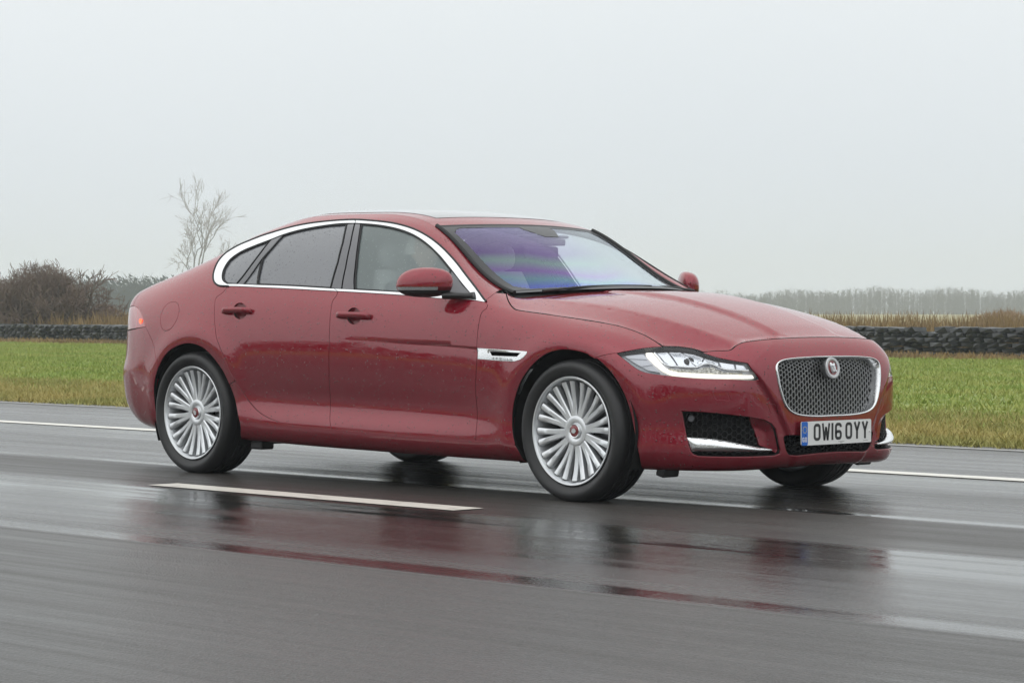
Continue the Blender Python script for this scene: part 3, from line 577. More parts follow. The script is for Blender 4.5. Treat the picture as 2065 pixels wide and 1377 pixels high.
# --- doors
door_front=chain('beltF','dfseam','-dbotF','-bseam')
door_rear=chain('beltR','bseam','-dbotR','-rdrear')
cq=np.array(UV['doorcrease']); cs_=np.arange(cq[0,0],cq[-1,0]+.02,.02); crease=np.stack([cs_,np.interp(cs_,cq[:,0],cq[:,1])*KV-.0002],1); creases=[crease, crease-np.array([0,.0065])]
cupF=loop('handle_cup_front'); cupR=loop('handle_cup_rear')
ventL=loop('side_vent',h=.01); flap=loop('fuel_flap',True)
fd=panel('front_door',[door_front,cupF],M['paint'],(CAR,CAR),lines=creases,holes_gap=0)
rd=panel('rear_door',[door_rear,cupR],M['paint'],(CAR,CAR),holes_gap=0)
def bowl(lp,depth):
    c=lp.mean(0); R=np.max(np.abs(lp-c),0)
    def f(q): r=np.clip((((q-c)/R)**2).sum(1),0,1); return -depth*np.sqrt(1-r*.98)
    return f
for lp,prs in ((cupF,fd),(cupR,rd)): panel('handle_recess',[lp],M['cup'],prs,off=bowl(lp,.026),gap=0,flange=0,h=.008)
# handles: a bar that stands off the skin on two ends
for (a,b),prs in ((UV['handle_front'],fd),(UV['handle_rear'],rd)):
    s0,s1=min(a[0],b[0]),max(a[0],b[0]); n=26; t=np.linspace(0,1,n); ss=s0+(s1-s0)*t; vv=a[1]+(b[1]-a[1])*(ss-a[0])/(b[0]-a[0])
    P,N=surf(ss,vv); lift=.010+.026*np.clip(np.minimum(t,1-t)/.16,0,1)**.6
    hgt=np.clip(np.minimum(t,1-t)/.06+.35,0,1)**.5*.0155; thk=.011; V=[];F=[];k=12
    for i in range(n):
        for j in range(k):
            th=2*math.pi*j/k; c_,s_=math.cos(th),math.sin(th); sx=math.copysign(abs(c_)**.6,c_); sz=math.copysign(abs(s_)**.6,s_)
            V.append(P[i]+N[i]*(lift[i]-.008+thk*sx*min(1,hgt[i]/.0155+.2))+np.array([0,0,1])*hgt[i]*sz)
    F=[(i*k+j,i*k+(j+1)%k,(i+1)*k+(j+1)%k,(i+1)*k+j) for i in range(n-1) for j in range(k)]+[tuple(range(k))[::-1],tuple((n-1)*k+j for j in range(k))]
    for i,pr in enumerate(prs):
        mb=MB(); mb.add(V,F); mb.build('door_handle',M['paint'],pr,True,mirror=bool(i))
        # lower insert strip
# --- sills
i0=[i for i,q in enumerate(UV['archR']) if q[1]<4.9][0:]
archR=UV['archR']; k5=5   # arch point next to the door/sill seam
sill=chain([(sR0,VB)]+[tuple(q) for q in archR[0:5]], [tuple(archR[4]),tuple(UV['rdrear'][9])], [tuple(q) for q in UV['rdrear'][9:]], 'dbotR','dbotF',[tuple(UV['fendbot'][2]),tuple(UV['fendbot'][1]),tuple(UV['fendbot'][0])],
   [tuple(UV['fendbot'][0]),tuple(archF_bot[1]),(sF0+.005,VB)], [(sF0+.005,VB),(3.2,VB),(sR0,VB)])
panel('sill',[sill],M['paint'],(CAR,CAR))
# --- front wings
aF=[tuple(q) for q in archF_bot]
fender=chain('abase',[tuple(UV['abase'][-1]),tuple(UV['bonseam'][0])],'bonseam',[tuple(q) for q in UV['lampTop'][3::-1]],'-bumpseam',
   [tuple(UV['bumpseam'][0])]+aF[12:1:-1]+[tuple(UV['fendbot'][0])],'fendbot','-dfseam')
fender_parts=panel('front_wing',[fender,ventL],M['paint'],(CAR,CAR),lines=[],holes_gap=.001)
# --- rear quarter with roof pillars
s_tail=.92
aR=[tuple(q) for q in archR]
V14=[(s,14.0) for s in np.linspace(s_tail,3.96,60)]
side=chain([tuple(UV['abase'][0])]+[tuple(UV['dloTop'][0])],'dloTop',[tuple(UV['rdrear'][i]) for i in range(0,10)],[tuple(UV['rdrear'][9]),aR[4]],aR[4:15]+[tuple(UV['qbseam'][-1])],'-qbseam','-tailR',
   [tuple(UV['tailR'][0]),(s_tail+.02,10.2),(s_tail-.02,11.6),(s_tail,13),(s_tail,14)],V14,[(3.96,14),tuple(UV['abase'][-1])],'-abase')
quarter=panel('rear_quarter',[side,flap],M['paint'],(CAR,CAR),h=.022,gap=.0022,holes_gap=.0024)
panel('fuel_flap',[flap],M['paint'],quarter,gap=.0024)
# --- rear bumper, tail lamps, boot
vt=UV['tailR'][-1][1]
rb=chain([(0,VB),(.6,VB),(1.15,VB),(sR1,max(VB,archR[-1][1]-.25))], [(sR1,max(VB,archR[-1][1]-.25))]+aR[:13:-1]+[tuple(UV['qbseam'][-1])],'-qbseam',[tuple(UV['qbseam'][0]),(.9,7.55),(.5,7.6),(0,7.6)],[(0,7.6),(0,VB)])
panel_both('rear_bumper',[rb],M['paint'],CAR,snap=True,h=.025)
tl=chain([(.42,7.68),(.8,7.62),tuple(UV['tailR'][-1])],'-tailR',[tuple(UV['tailR'][0]),(.7,9.25),(.42,9.15)],[(.42,9.15),(.42,7.68)])
tails=panel('tail_light',[tl],M['tail_lens'],(CAR,CAR),gap=.003,off=-.002)
for i,pr in enumerate(tails):
    c=MB(); P,N=surf([1.148],[8.05]); 
    c.lathe([(0,.003),(.010,.002),(.013,-.003)],20,'y',P[0]+N[0]*.0015)
    c.build('brake_lamp',M['tail_lit'],pr,True,mirror=bool(i))
bl=chain([(0,7.64),(.38,7.66)],[(.38,7.66),(.38,9.2)],[(.38,9.2),(.7,9.32),tuple(UV['tailR'][0])],[tuple(UV['tailR'][0]),(s_tail+.02,10.2),(s_tail-.02,11.6),(s_tail,13),(s_tail,14)],[(s_tail,14),(.45,14),(0,14)],[(0,14),(0,7.64)])
bd=panel_data([bl],gap=.002,h=.028)
# top skin rows over L14
def prof(x,tab): return np.interp(x,[a[0] for a in tab],[a[1] for a in tab])
CROWN=[(-2.6,.012),(-2.3,.02),(-2.0,.035),(-1.75,.05),(-1.5,.062),(-1.25,.074),(-1.0,.056),(-.8,.044),(-.4,.032),(-.2,.026),(0,.020),(.17,.016)]
BOW=[(-2.6,-.10),(-2.0,-.10),(-1.5,-.10),(-1.2,-.05),(-.8,0),(-.2,.04),(.17,.10)]
def toprow(s,t,lift=0.0):
    P,N=surf([s],[14]); x,y,z=P[0]; t=np.asarray(t); w=1-np.abs(t)**2.5
    return np.stack([x+prof(x,BOW)*(1-t*t), -y*t, z+prof(x,CROWN)*w+lift],1)
def topgrid(s0,s1,n,nt,t0=-1,t1=1,lift=0.0):
    ss=np.linspace(s0,s1,n); t=np.linspace(t0,t1,nt); V=np.vstack([toprow(s,t,lift) for s in ss])
    F=[(i*nt+j,i*nt+j+1,(i+1)*nt+j+1,(i+1)*nt+j) for i in range(n-1) for j in range(nt-1)]
    n_=np.cross(V[F[0][1]]-V[F[0][0]],V[F[0][3]]-V[F[0][0]])
    return V,([f[::-1] for f in F] if n_[2]<0 else F)
sBG=s_at(-2.02); sRG=s_at(-1.38); sW=s_at(.17)
bv,bf=topgrid(s_tail,sBG,16,33)
# boot lid: rear panel both sides + top skin; the deck behind s_tail closes towards the tail
dv=[];nt_=33
for s in np.linspace(.02,s_tail,30):
    P,N=surf([s],[14]); dv.append(np.stack([np.full(nt_,P[0,0]),np.linspace(P[0,1],-P[0,1],nt_),np.full(nt_,P[0,2])+.012*(1-np.linspace(-1,1,nt_)**2)],1))
dk=np.vstack(dv); dkf=[(i*nt_+j,(i+1)*nt_+j,(i+1)*nt_+j+1,i*nt_+j+1) for i in range(29) for j in range(nt_-1)]
Vb,Fb,Nb,_mi=join(bd,mir(bd)); nb_top=np.tile([0,0,1.0],(len(bv)+len(dk),1))
k1=len(Vb);k2=k1+len(bv)
mesh('boot_lid',np.vstack([Vb,bv,dk]),Fb+[tuple(i+k1 for i in f) for f in bf]+[tuple(i+k2 for i in f) for f in dkf],M['paint'],CAR,nrm=np.vstack([Nb,nb_top]))
V,F=topgrid(sBG,sRG,20,33); rw=mesh('rear_window',V,F,M['privacy'],CAR,smooth=True)
V,F=topgrid(sRG,sW,46,41); roof=mesh('roof',V,F,M['paint'],CAR,smooth=True)
V,F=topgrid(s_at(-.95),s_at(.03),40,41,-.84,.84,.0015); V2,F2=topgrid(s_at(-.95),s_at(.03),40,41,-.84,.84,-.01)
mesh('sunroof',V,F,M['roof_glass'],roof,smooth=True)
V,F=topgrid(sBG,sW,40,21,-.97,.97,-.03); mesh('headlining',V,[f[::-1] for f in F],M['liner'],CAR,smooth=True)
# --- windscreen
M['frit']=mat('black_screen_print',(.022,.022,.024),.35)
sC=s_at(.845)
def screen(ws,ts,lift=0.0):
    V=[]
    for w in ws:
        s=sW+(sC-sW)*w; P,N=surf([s],[14]); x,y,z=P[0]
        if w>.6: x,z=x,z
        t=np.asarray(ts); b=.10+.17*w; cz=.016+.012*w
        V.append(np.stack([x+b*(1-t*t)+lift*.4,-y*t*(1-.012),z+cz*(1-t*t)+lift*.9],1))
    n=len(ts); F=[(i*n+j,i*n+j+1,(i+1)*n+j+1,(i+1)*n+j) for i in range(len(ws)-1) for j in range(n-1)]
    V=np.vstack(V); nn=np.cross(V[F[0][1]]-V[F[0][0]],V[F[0][3]]-V[F[0][0]])
    return V,([f[::-1] for f in F] if nn[0]<0 else F)
V,F=screen(np.linspace(0,1,34),np.linspace(-1,1,49)); ws=mesh('windscreen',V,F,M['screen_glass'],CAR,smooth=True)
# black printed border under the glass with rounded inner corners
def frit():
    nw,nt_=60,120; W=np.linspace(0,1,nw); T=np.linspace(-1,1,nt_); V,F=screen(W,T,.0015); keep=[]
    for f in F:
        c=np.mean([[W[i//nt_],T[i%nt_]] for i in f],0); w,t=c
        a=max(abs(t)-.80,0)/.115; b=max(.16-w,0)/.105 if w<.5 else max(w-.80,0)/.115
        if a*a+b*b>1 or (abs(t)<.20-.9*(w-.08) and w<.20 and abs(t)<.19): keep.append(f)
    u=sorted({i for f in keep for i in f}); mp={i:k for k,i in enumerate(u)}
    return V[u],[tuple(mp[i] for i in f) for f in keep]
V,F=frit(); mesh('screen_border',V,F,M['frit'],ws,smooth=True)
for sg in (-1,1):   # finisher strips along the pillars and the header seal
    V=[]; 
    mb=MB(); pts=[]
    for w in np.linspace(0,1,30):
        P,N=surf([sW+(sC-sW)*w],[14]); q=P[0]*[1,(1 if sg<0 else -1),1]; pts.append(q+np.array([.006,-.010*(1 if sg<0 else -1)*-1,.004]))
    mb.tube(pts,.0115,8).build('screen_seal',M['seal'],ws,True)
V,F=screen([-.012,0.02],np.linspace(-1,1,41),.002); mesh('header_seal',V,F,M['seal'],ws,smooth=True)
# rear-view mirror and sensor housing behind the glass
mb=MB(); 
for c,d in (((.36,0,1.262),(.17,.20,.035)),((.30,0,1.292),(.20,.34,.016)),): mb.box(c,d)
mb.build('sensor_housing',M['dash'],ws,bevel=.012)
mb=MB(); mb.box((.40,-.04,1.205),(.03,.24,.070)); mb.build('interior_mirror',M['dash'],ws,bevel=.014)
# --- bonnet, a crowned sheet with power bulge and side creases
seam=cr(UV['bonseam'],.012); seam2=cr([tuple(q) for q in UV['lampTop'][3:7]],.012); seam3=cr(UV['lipseam'],.012)
edge=np.vstack([seam,seam2[1:],seam3[1:]]); EP,EN=surf(edge[:,0],edge[:,1]/KV)
ZC=[(.8,1.012),(1.0,1.013),(1.2,1.003),(1.34,.993),(1.51,.973),(1.7,.938),(1.9,.888),(2.085,.828),(2.2,.783),(2.238,.7755),(2.3,.752)]
YO=[(.8,.69),(1.25,.675),(1.6,.636),(1.93,.588),(2.17,.528),(2.3,.50)]
DC=[(.8,.042),(1.25,.050),(1.6,.052),(1.93,.046),(2.17,.044),(2.25,.04)]
def edge_tab():
    x=EP[:,0]; y=np.abs(EP[:,1]); z=EP[:,2]; m_=(x>1.0)&(np.arange(len(x))<len(seam)+len(seam2)+12)
    o=np.argsort(x[m_]); return x[m_][o],y[m_][o],z[m_][o]
ex,ey,ez=edge_tab()
def zb(x,y):
    y=np.abs(y); X=np.asarray(x)
    zc=pchip([a[0] for a in ZC],[a[1] for a in ZC],X); yo=np.interp(X,[a[0] for a in YO],[a[1] for a in YO]); dc=np.interp(X,[a[0] for a in DC],[a[1] for a in DC])
    yb=np.interp(X,[.8,2.25],[.255,.195]); bul=.016*np.clip((X-.9)/.5,0,1)
    tb=np.clip((y-yb)/.045,0,1); b=bul*(1-tb*tb*(3-2*tb))
    D=dc*np.clip(y/yo,0,1)**2.2
    es=np.interp(X,ex,ey); zs=np.interp(X,ex,ez); m_=np.maximum(.15,(zc-dc-zs))/np.maximum(.05,es-yo); m_=np.clip(m_,.2,1.6)
    u=np.maximum(0,y-yo); u=u*u/(u+.012)
    D=D+m_*u
    return zc-.010+b-D
bx_rear=[(.848+.262*(1-t*t),.716*t) for t in np.linspace(1,0,30)]
B2=np.vstack([[(p[0],-p[1]) for p in EP[::-1]] if False else np.stack([EP[:,0],-EP[:,1]],1)])   # (x,|y|) half
half=np.vstack([B2,[[B2[-1,0],0.0]],np.array(bx_rear)[::-1][0:-1]])
full=np.vstack([B2,(B2*[1,-1])[::-1],np.array([(a,-b) for a,b in bx_rear][1:]) ,np.array(bx_rear)[::-1][1:-1]])
bo=inset(full,.0042)
ln=[]
for sg in (-1,1):
    xs=np.arange(.9,2.2,.02); ln+= [np.stack([xs,sg*np.interp(xs,[a[0] for a in YO],[a[1] for a in YO])],1)]
    ybs=np.interp(xs,[.8,2.25],[.255,.195]); ln+=[np.stack([xs,sg*ybs],1),np.stack([xs,sg*(ybs+.025)],1),np.stack([xs,sg*(ybs+.05)],1)]
v,f=cdt([bo],.022,ln)
z=zb(v[:,0],v[:,1])
# crown stays as drawn; the strip between side crease and shut line is relaxed on to the neighbouring panels
K=np.vstack([EP,EP*[1,-1,1]]); dK=np.full(len(v),9.); zK=np.zeros(len(v))
for i in range(0,len(v),400):
    q=v[i:i+400]; d=np.hypot(q[:,None,0]-K[None,:,0],q[:,None,1]-K[None,:,1]); j=np.argsort(d,1)[:,:2]; d2=np.take_along_axis(d,j,1); w=1/(d2+1e-5); dK[i:i+400]=d2[:,0]; zK[i:i+400]=(w*K[j,2]).sum(1)/w.sum(1)
onb=np.zeros(len(v),bool); db=dist_poly(v,bo); onb[db<1e-5]=True
fixb=onb&(dK<.016); z[fixb]=zK[fixb]
free=(~onb)&((np.abs(v[:,1])>np.interp(v[:,0],[a_[0] for a_ in YO],[a_[1] for a_ in YO])-.003)|(dK<.055))
E2=np.unique(np.sort(np.vstack([f[:,[0,1]],f[:,[1,2]],f[:,[2,0]]]),1),axis=0); we=1/(np.hypot(*(v[E2[:,0]]-v[E2[:,1]]).T)+1e-4)
ws_=np.zeros(len(v)); np.add.at(ws_,E2[:,0],we); np.add.at(ws_,E2[:,1],we)
for _ in range(500):
    acc=np.bincount(E2[:,0],we*z[E2[:,1]],len(v))+np.bincount(E2[:,1],we*z[E2[:,0]],len(v)); z=np.where(free,acc/ws_,z)
for _ in range(1):   # soften the joins a little
    acc=np.bincount(E2[:,0],we*z[E2[:,1]],len(v))+np.bincount(E2[:,1],we*z[E2[:,0]],len(v)); z=np.where(~onb,.75*z+.25*acc/ws_,z)
z=z+.003; me_v=np.column_stack([v,z]); nb=len(bo)
bon_ring=me_v[[int(np.argmin(np.hypot(*(v-q).T))) for q in bo]]
fl=bon_ring-np.array([0,0,.02]); 
c0=np.mean(bo,0); fl[:,:2]-= 0*fl[:,:2]
k=len(me_v); rr=list(range(nb)); V=np.vstack([me_v,bon_ring,fl]); F=[tuple(a) for a in f]+[(k+i,k+(i+1)%nb,k+nb+(i+1)%nb,k+nb+i) for i in rr]
n_=np.cross(V[f[0][1]]-V[f[0][0]],V[f[0][2]]-V[f[0][0]])
if n_[2]<0: F=[a[::-1] for a in F]
bonnet=mesh('bonnet',V,F,M['paint'],CAR,smooth=True,mi=[0]*len(f)+[1]*nb)
# cowl between bonnet and glass
V=[];ny=41
for t in np.linspace(-1,1,ny):
    P,N=surf([sC],[14]); y=-P[0,1]*t; V+=[(P[0,0]+.27*(1-t*t)-.05,y,P[0,2]+.028*(1-t*t)+.012),(.85+.262*(1-t*t)-.015,y*.99,.992+.012*(1-t*t)-.016),(.85+.262*(1-t*t)+.01,y*.95,.955)]
F=[(i*3+j,i*3+j+1,(i+1)*3+j+1,(i+1)*3+j) for i in range(ny-1) for j in range(2)]
mesh('cowl_panel',V,F,M['black'],CAR,smooth=True)
for a,b in (((.98,-.60,1.0),(1.04,.12,1.028)),((1.03,-.05,1.022),(.90,.60,1.01))):
    MB().tube(np.linspace(a,b,12)+np.array([[0,0,.012*math.sin(math.pi*i/11)] for i in range(12)]),.007,6).build('wiper',M['black'],CAR,True)
# --- front bumper
grL=cr(UV['grille'],.008); inL=cr(UV['intake'],.008)
fog=loop('fog_opening',h=.01); wash=loop('washer_cover',h=.008); tow=loop('towing_cover',h=.008); lamp=chain('lampTop','lampBot')
lip=[tuple(q) for q in UV['lipseam']]
sfe=aF[-1]
fb=chain([(LEN,VB),(5.6,VB),(5.2,VB),(sfe[0],VB)],[(sfe[0],VB)]+aF[:11:-1]+[tuple(UV['bumpseam'][0])],'bumpseam',[tuple(q) for q in UV['lampBot'][::-1]],[tuple(q) for q in UV['lampTop'][:5:-1]],'lipseam',
   [lip[-1],(LEN,UV['grille'][0][1])],'grille',[(LEN,UV['grille'][-1][1]),(LEN,UV['intake'][0][1])],'intake',[(LEN,UV['intake'][-1][1]),(LEN,VB)])
bumper=panel_both('front_bumper',[fb,fog,wash,tow],M['paint'],CAR,snap=True,holes_gap=.0008,h=.016,rb=.0034)
for lp,nm in ((wash,'washer_cover'),(tow,'towing_eye_cover')): 
    panel(nm,[lp],M['paint'],(bumper,bumper),gap=.0034,h=.01)
    d=panel_data([lp],gap=-.001,flange=0,off=-.004,h=.01); mesh('cover_gap',d[0],d[1],M['void'],bumper,nrm=d[2])
# corner air openings
for side in (0,1):
    d=panel_data([fog],off=-.055,flange=0,gap=-.004,h=.02); d=mir(d) if side else d; mesh('corner_duct',*d[:2],M['void'],bumper,nrm=d[2])
    V,F=ringloft(fog,[(0,0),(.002,-.012),(-.002,-.06)]); V=V*[1,-1 if side else 1,1]; mesh('opening_wall',V,F,M['black'],bumper,smooth=True)
    wing_=loop('fog_wing',h=.01); mb=hexwires(inset(fog,.006),-.036,.050,.0165,.0026,skip=wing_); mb.build('corner_mesh',M['black'],bumper,mirror=bool(side))
    bladeL=loop('fog_blade',h=.008); c=bladeL.mean(0)
    def bo_(q):
        top=np.interp(q[:,0],bladeL[:len(bladeL)//2,0],bladeL[:len(bladeL)//2,1]); 
        lo_,hi_=bladeL[:,1].min(),bladeL[:,1].max(); dd=dist_poly(q,bladeL); return -.010+.016*np.sqrt(np.clip(dd/.03,0,1))
    d=panel_data([bladeL],off=bo_,gap=.0005,h=.008,flange=.02); d=mir(d) if side else d
    mesh('corner_blade',d[0],d[1],M['chrome_wet'],bumper,smooth=True)
    wing=loop('fog_wing',h=.01)
    d=panel_data([wing],off=lambda q: -.012-.020*np.clip((dist_poly(q,fog))/.05,0,1),gap=.0005,h=.01,flange=.012); d=mir(d) if side else d
    mesh('opening_wing',d[0],d[1],M['paint'],bumper,smooth=True)
    P,N=surf([5.327],[4.33]); mb=MB(); mb.lathe([(0,.004),(.012,.004),(.016,0),(.016,-.02)],20,'y',(0,0,0)); 
    R=Matrix([[-N[0][1],-N[0][0],0],[N[0][0],-N[0][1],0],[0,0,1]]); v_=np.array(mb.v); v_=v_[:,[0,1,2]]; 
    e1=np.array([-N[0][1],N[0][0],0]);e1/=np.linalg.norm(e1);e2=np.cross(N[0],e1)
    mb.v=[tuple(P[0]+N[0]*(-.022+a[1])+e1*a[0]+e2*a[2]) for a in v_]; mb.build('parking_sensor',M['pillar'],bumper,True,mirror=bool(side))
# lower centre intake
def halfpanel(name,L_,m,parent,off,h=.02):
    c=np.vstack([L_]); d=panel_data([c],off=off,gap=0,flange=0,h=h); V,F,N,MI=join(d,mir(d)); return mesh(name,V,F,m,parent,nrm=N)
intk=halfpanel('intake_duct',inL,M['void'],bumper,-.07)
V=[];secs=[(0,0),(0,-.012),(0,-.075)];P,N=surf(inL[:,0],inL[:,1]/KV); P[0,1]=P[-1,1]=0
n=len(P); R_=np.vstack([P+N*o for _,o in secs]); F=[(k*n+i,k*n+i+1,(k+1)*n+i+1,(k+1)*n+i) for k in range(2) for i in range(n-1)]
d=(R_,F,np.zeros_like(R_)); dj=join(d,(R_*[1,-1,1],[f[::-1] for f in F],R_)); mesh('intake_wall',dj[0],dj[1],M['black'],bumper,smooth=True)
mb=hexwires(inL,-.03,.050,.0165,.0026); k=MB(); k.add(mb.v,mb.f); k.add(np.array(mb.v)*[1,-1,1],[f[::-1] for f in mb.f]); k.build('intake_mesh',M['black'],bumper)
# --- radiator grille
gP,gN=surf(grL[:,0],grL[:,1]/KV)
GR=halfpanel('grille',grL,M['void'],CAR,-.085)
def halfring(L_,secs,name,m,parent):
    nin=inset_open(L_); c=L_.mean(0)
    cc=np.array([LEN,c[1]])
    sg=np.sign(((cc-L_)*nin).sum(1)); nin=nin*np.where(sg==0,1,sg)[:,None]; nin[0]=[0,-1]; nin[-1]=[0,1]
    V=[];n=len(L_)
    for d,o in secs:
        l=L_+nin*d; P,N=surf(l[:,0],l[:,1]/KV); q=P+N*o; q[0,1]=q[-1,1]=0; V.append(q)
    V=np.vstack(V); F=[(k*n+i,k*n+i+1,(k+1)*n+i+1,(k+1)*n+i) for k in range(len(secs)-1) for i in range(n-1)]
    V2=np.vstack([V,V*[1,-1,1]]); k=len(V); F2=F+[tuple(j+k for j in f[::-1]) for f in F]
    mm=bpy.data.meshes.new(name); o=mesh(name,V2,F2,m,parent,smooth=True); 
    bm=bmesh.new(); bm.from_mesh(o.data); bmesh.ops.remove_doubles(bm,verts=bm.verts,dist=.0004); bmesh.ops.recalc_face_normals(bm,faces=bm.faces); bm.to_mesh(o.data); bm.free()
    return o
halfring(grL,[(-.001,-.01),(-.001,.003),(.003,.007),(.008,.006),(.011,0),(.016,-.046)],'grille_frame',M['chrome_wet'],GR)
halfring(grL,[(.015,-.040),(.016,-.09)],'grille_duct',M['black'],GR)
mb=hexwires(grL,-.040,.0405,.0158,.0017); k=MB(); k.add(mb.v,mb.f); k.add(np.array(mb.v)*[1,-1,1],[f[::-1] for f in mb.f]); 
M['mesh_wire']=mat('grille_wire',(.58,.58,.59),.33,.75); k.build('grille_mesh',M['mesh_wire'],GR)
# --- badge: round chrome ring, red field, silver big-cat head
M['badge_ring']=mat('satin_badge_ring',(.50,.50,.51),.28,.9)
gc,gn=surf([LEN],[6.75]); bc=np.array([gc[0][0]+.004,0,gc[0][2]])
tilt=math.atan2(gn[0][2],gn[0][0]); Rb=np.array(Matrix.Rotation(-tilt,3,'Y'))
def put(mb): mb.v=[tuple(Rb@np.array(a)+bc) for a in mb.v]; return mb
badge=put(MB().lathe([(.0,-.03),(.045,-.03),(.050,-.012),(.052,.002),(.049,.007),(.043,.008),(.036,.006),(.034,.002)],48,'x')).build('badge',M['badge_ring'],GR,True)
put(MB().lathe([(0,.0025),(.0345,.0025)],40,'x')).build('badge_field',M['badge_red'],badge,True)
# cat head relief (y right of viewer is +y when seen from the front)
hd=[(0,.021),(.008,.022),(.012,.028),(.017,.027),(.0195,.019),(.019,.009),(.0165,.0),(.013,-.010),(.0115,-.020),(.007,-.0275),(0,-.029)]
V=[];ring=[(y*.92,z*.92+.001) for y,z in hd]; full_=ring+[(-y,z) for y,z in ring[::-1][1:-1]]
mb=MB(); lev=[(1.0,.003),(.92,.007),(.70,.010),(.35,.0125)]
for sc,x in lev: V+=[(x,y*sc,z*sc) for y,z in full_]
n=len(full_); F=[(k*n+i,k*n+(i+1)%n,(k+1)*n+(i+1)%n,(k+1)*n+i) for k in range(3) for i in range(n)]+[tuple(3*n+i for i in range(n))]
mb.add(V,F); mb.box((.0145,0,-.004),(.006,.010,.020)); mb.box((.0135,.0075,-.016),(.006,.009,.008)); mb.box((.0135,-.0075,-.016),(.006,.009,.008))
put(mb).build('badge_cat',M['silver'],badge,True)
mb=MB()
for sg in (-1,1): put(MB().box((.0125,sg*.0095,.007),(.004,.008,.003))).build('badge_eye',M['plate_ink'],badge)
put(MB().box((.013,0,-.0225),(.004,.010,.004))).build('badge_mouth',M['plate_ink'],badge)
# --- number plate with raised characters
PC=np.array([2.352,0,.3307]); plate=empty('number_plate',(0,0,0),CAR)
def rrect(w,h,r,n=6):
    o=[]
    for cx,cy,a in ((w/2-r,h/2-r,0),(-w/2+r,h/2-r,90),(-w/2+r,-h/2+r,180),(w/2-r,-h/2+r,270)):
        for i in range(n+1): t=math.radians(a+90*i/n); o.append((cx+r*math.cos(t),cy+r*math.sin(t)))
    return o
def slab(out,x0,x1,c=(0,0)):
    n=len(out); V=[(PC[0]+x0,PC[1]+y+c[0],PC[2]+z+c[1]) for y,z in out]+[(PC[0]+x1,PC[1]+y+c[0],PC[2]+z+c[1]) for y,z in out]
    return V,[tuple(range(n,2*n)),tuple(range(n))[::-1]]+[(i,(i+1)%n,n+(i+1)%n,n+i) for i in range(n)]
mb=MB(); mb.add(*slab(rrect(.52,.111,.009),-.006,0)); mb.build('plate_panel',M['plate'],plate)
mb=MB(); o=[(y,z) for y,z in rrect(.52,.111,.009) if y<-.2535]; o=[p for p in rrect(.0445,.1105,.008)]; mb.add(*slab(o,-.003,.0008,(-.2375,0))); mb.build('plate_band',M['plate_blue'],plate)
mb=MB()
def ribbon(pts,w,close=False,x1=.0012):
    P=np.array(pts,float); n=len(P); T=(np.roll(P,-1,0)-np.roll(P,1,0)) if close else np.gradient(P,axis=0)
    if True:
        # mitred offsets
        out=[];inn=[]
        for i in range(n):
            a=P[i]-P[i-1] if (i>0 or close) else P[1]-P[0]; b=P[(i+1)%n]-P[i] if (i<n-1 or close) else P[i]-P[i-1]
            a/=np.hypot(*a);b/=np.hypot(*b); na=np.array([-a[1],a[0]]);nb_=np.array([-b[1],b[0]]); m_=na+nb_; m_/=np.hypot(*m_)+1e-9; k=1/max(.5,m_@na)
            out.append(P[i]+m_*w/2*k); inn.append(P[i]-m_*w/2*k)
    V=[(PC[0]+x1,PC[1]+y,PC[2]+z) for y,z in out+inn]+[(PC[0]-.001,PC[1]+y,PC[2]+z) for y,z in out+inn]
    m_=n if close else n-1; F=[]
    for i in range(m_):
        j=(i+1)%n; F+=[(i,n+i,n+j,j),(2*n+i,2*n+j,j,i),(n+i,3*n+i,3*n+j,n+j)]
    if not close: F+=[(0,2*n,3*n,n),(n-1,2*n-1,4*n-1,3*n-1)]
    mb.add(V,F)
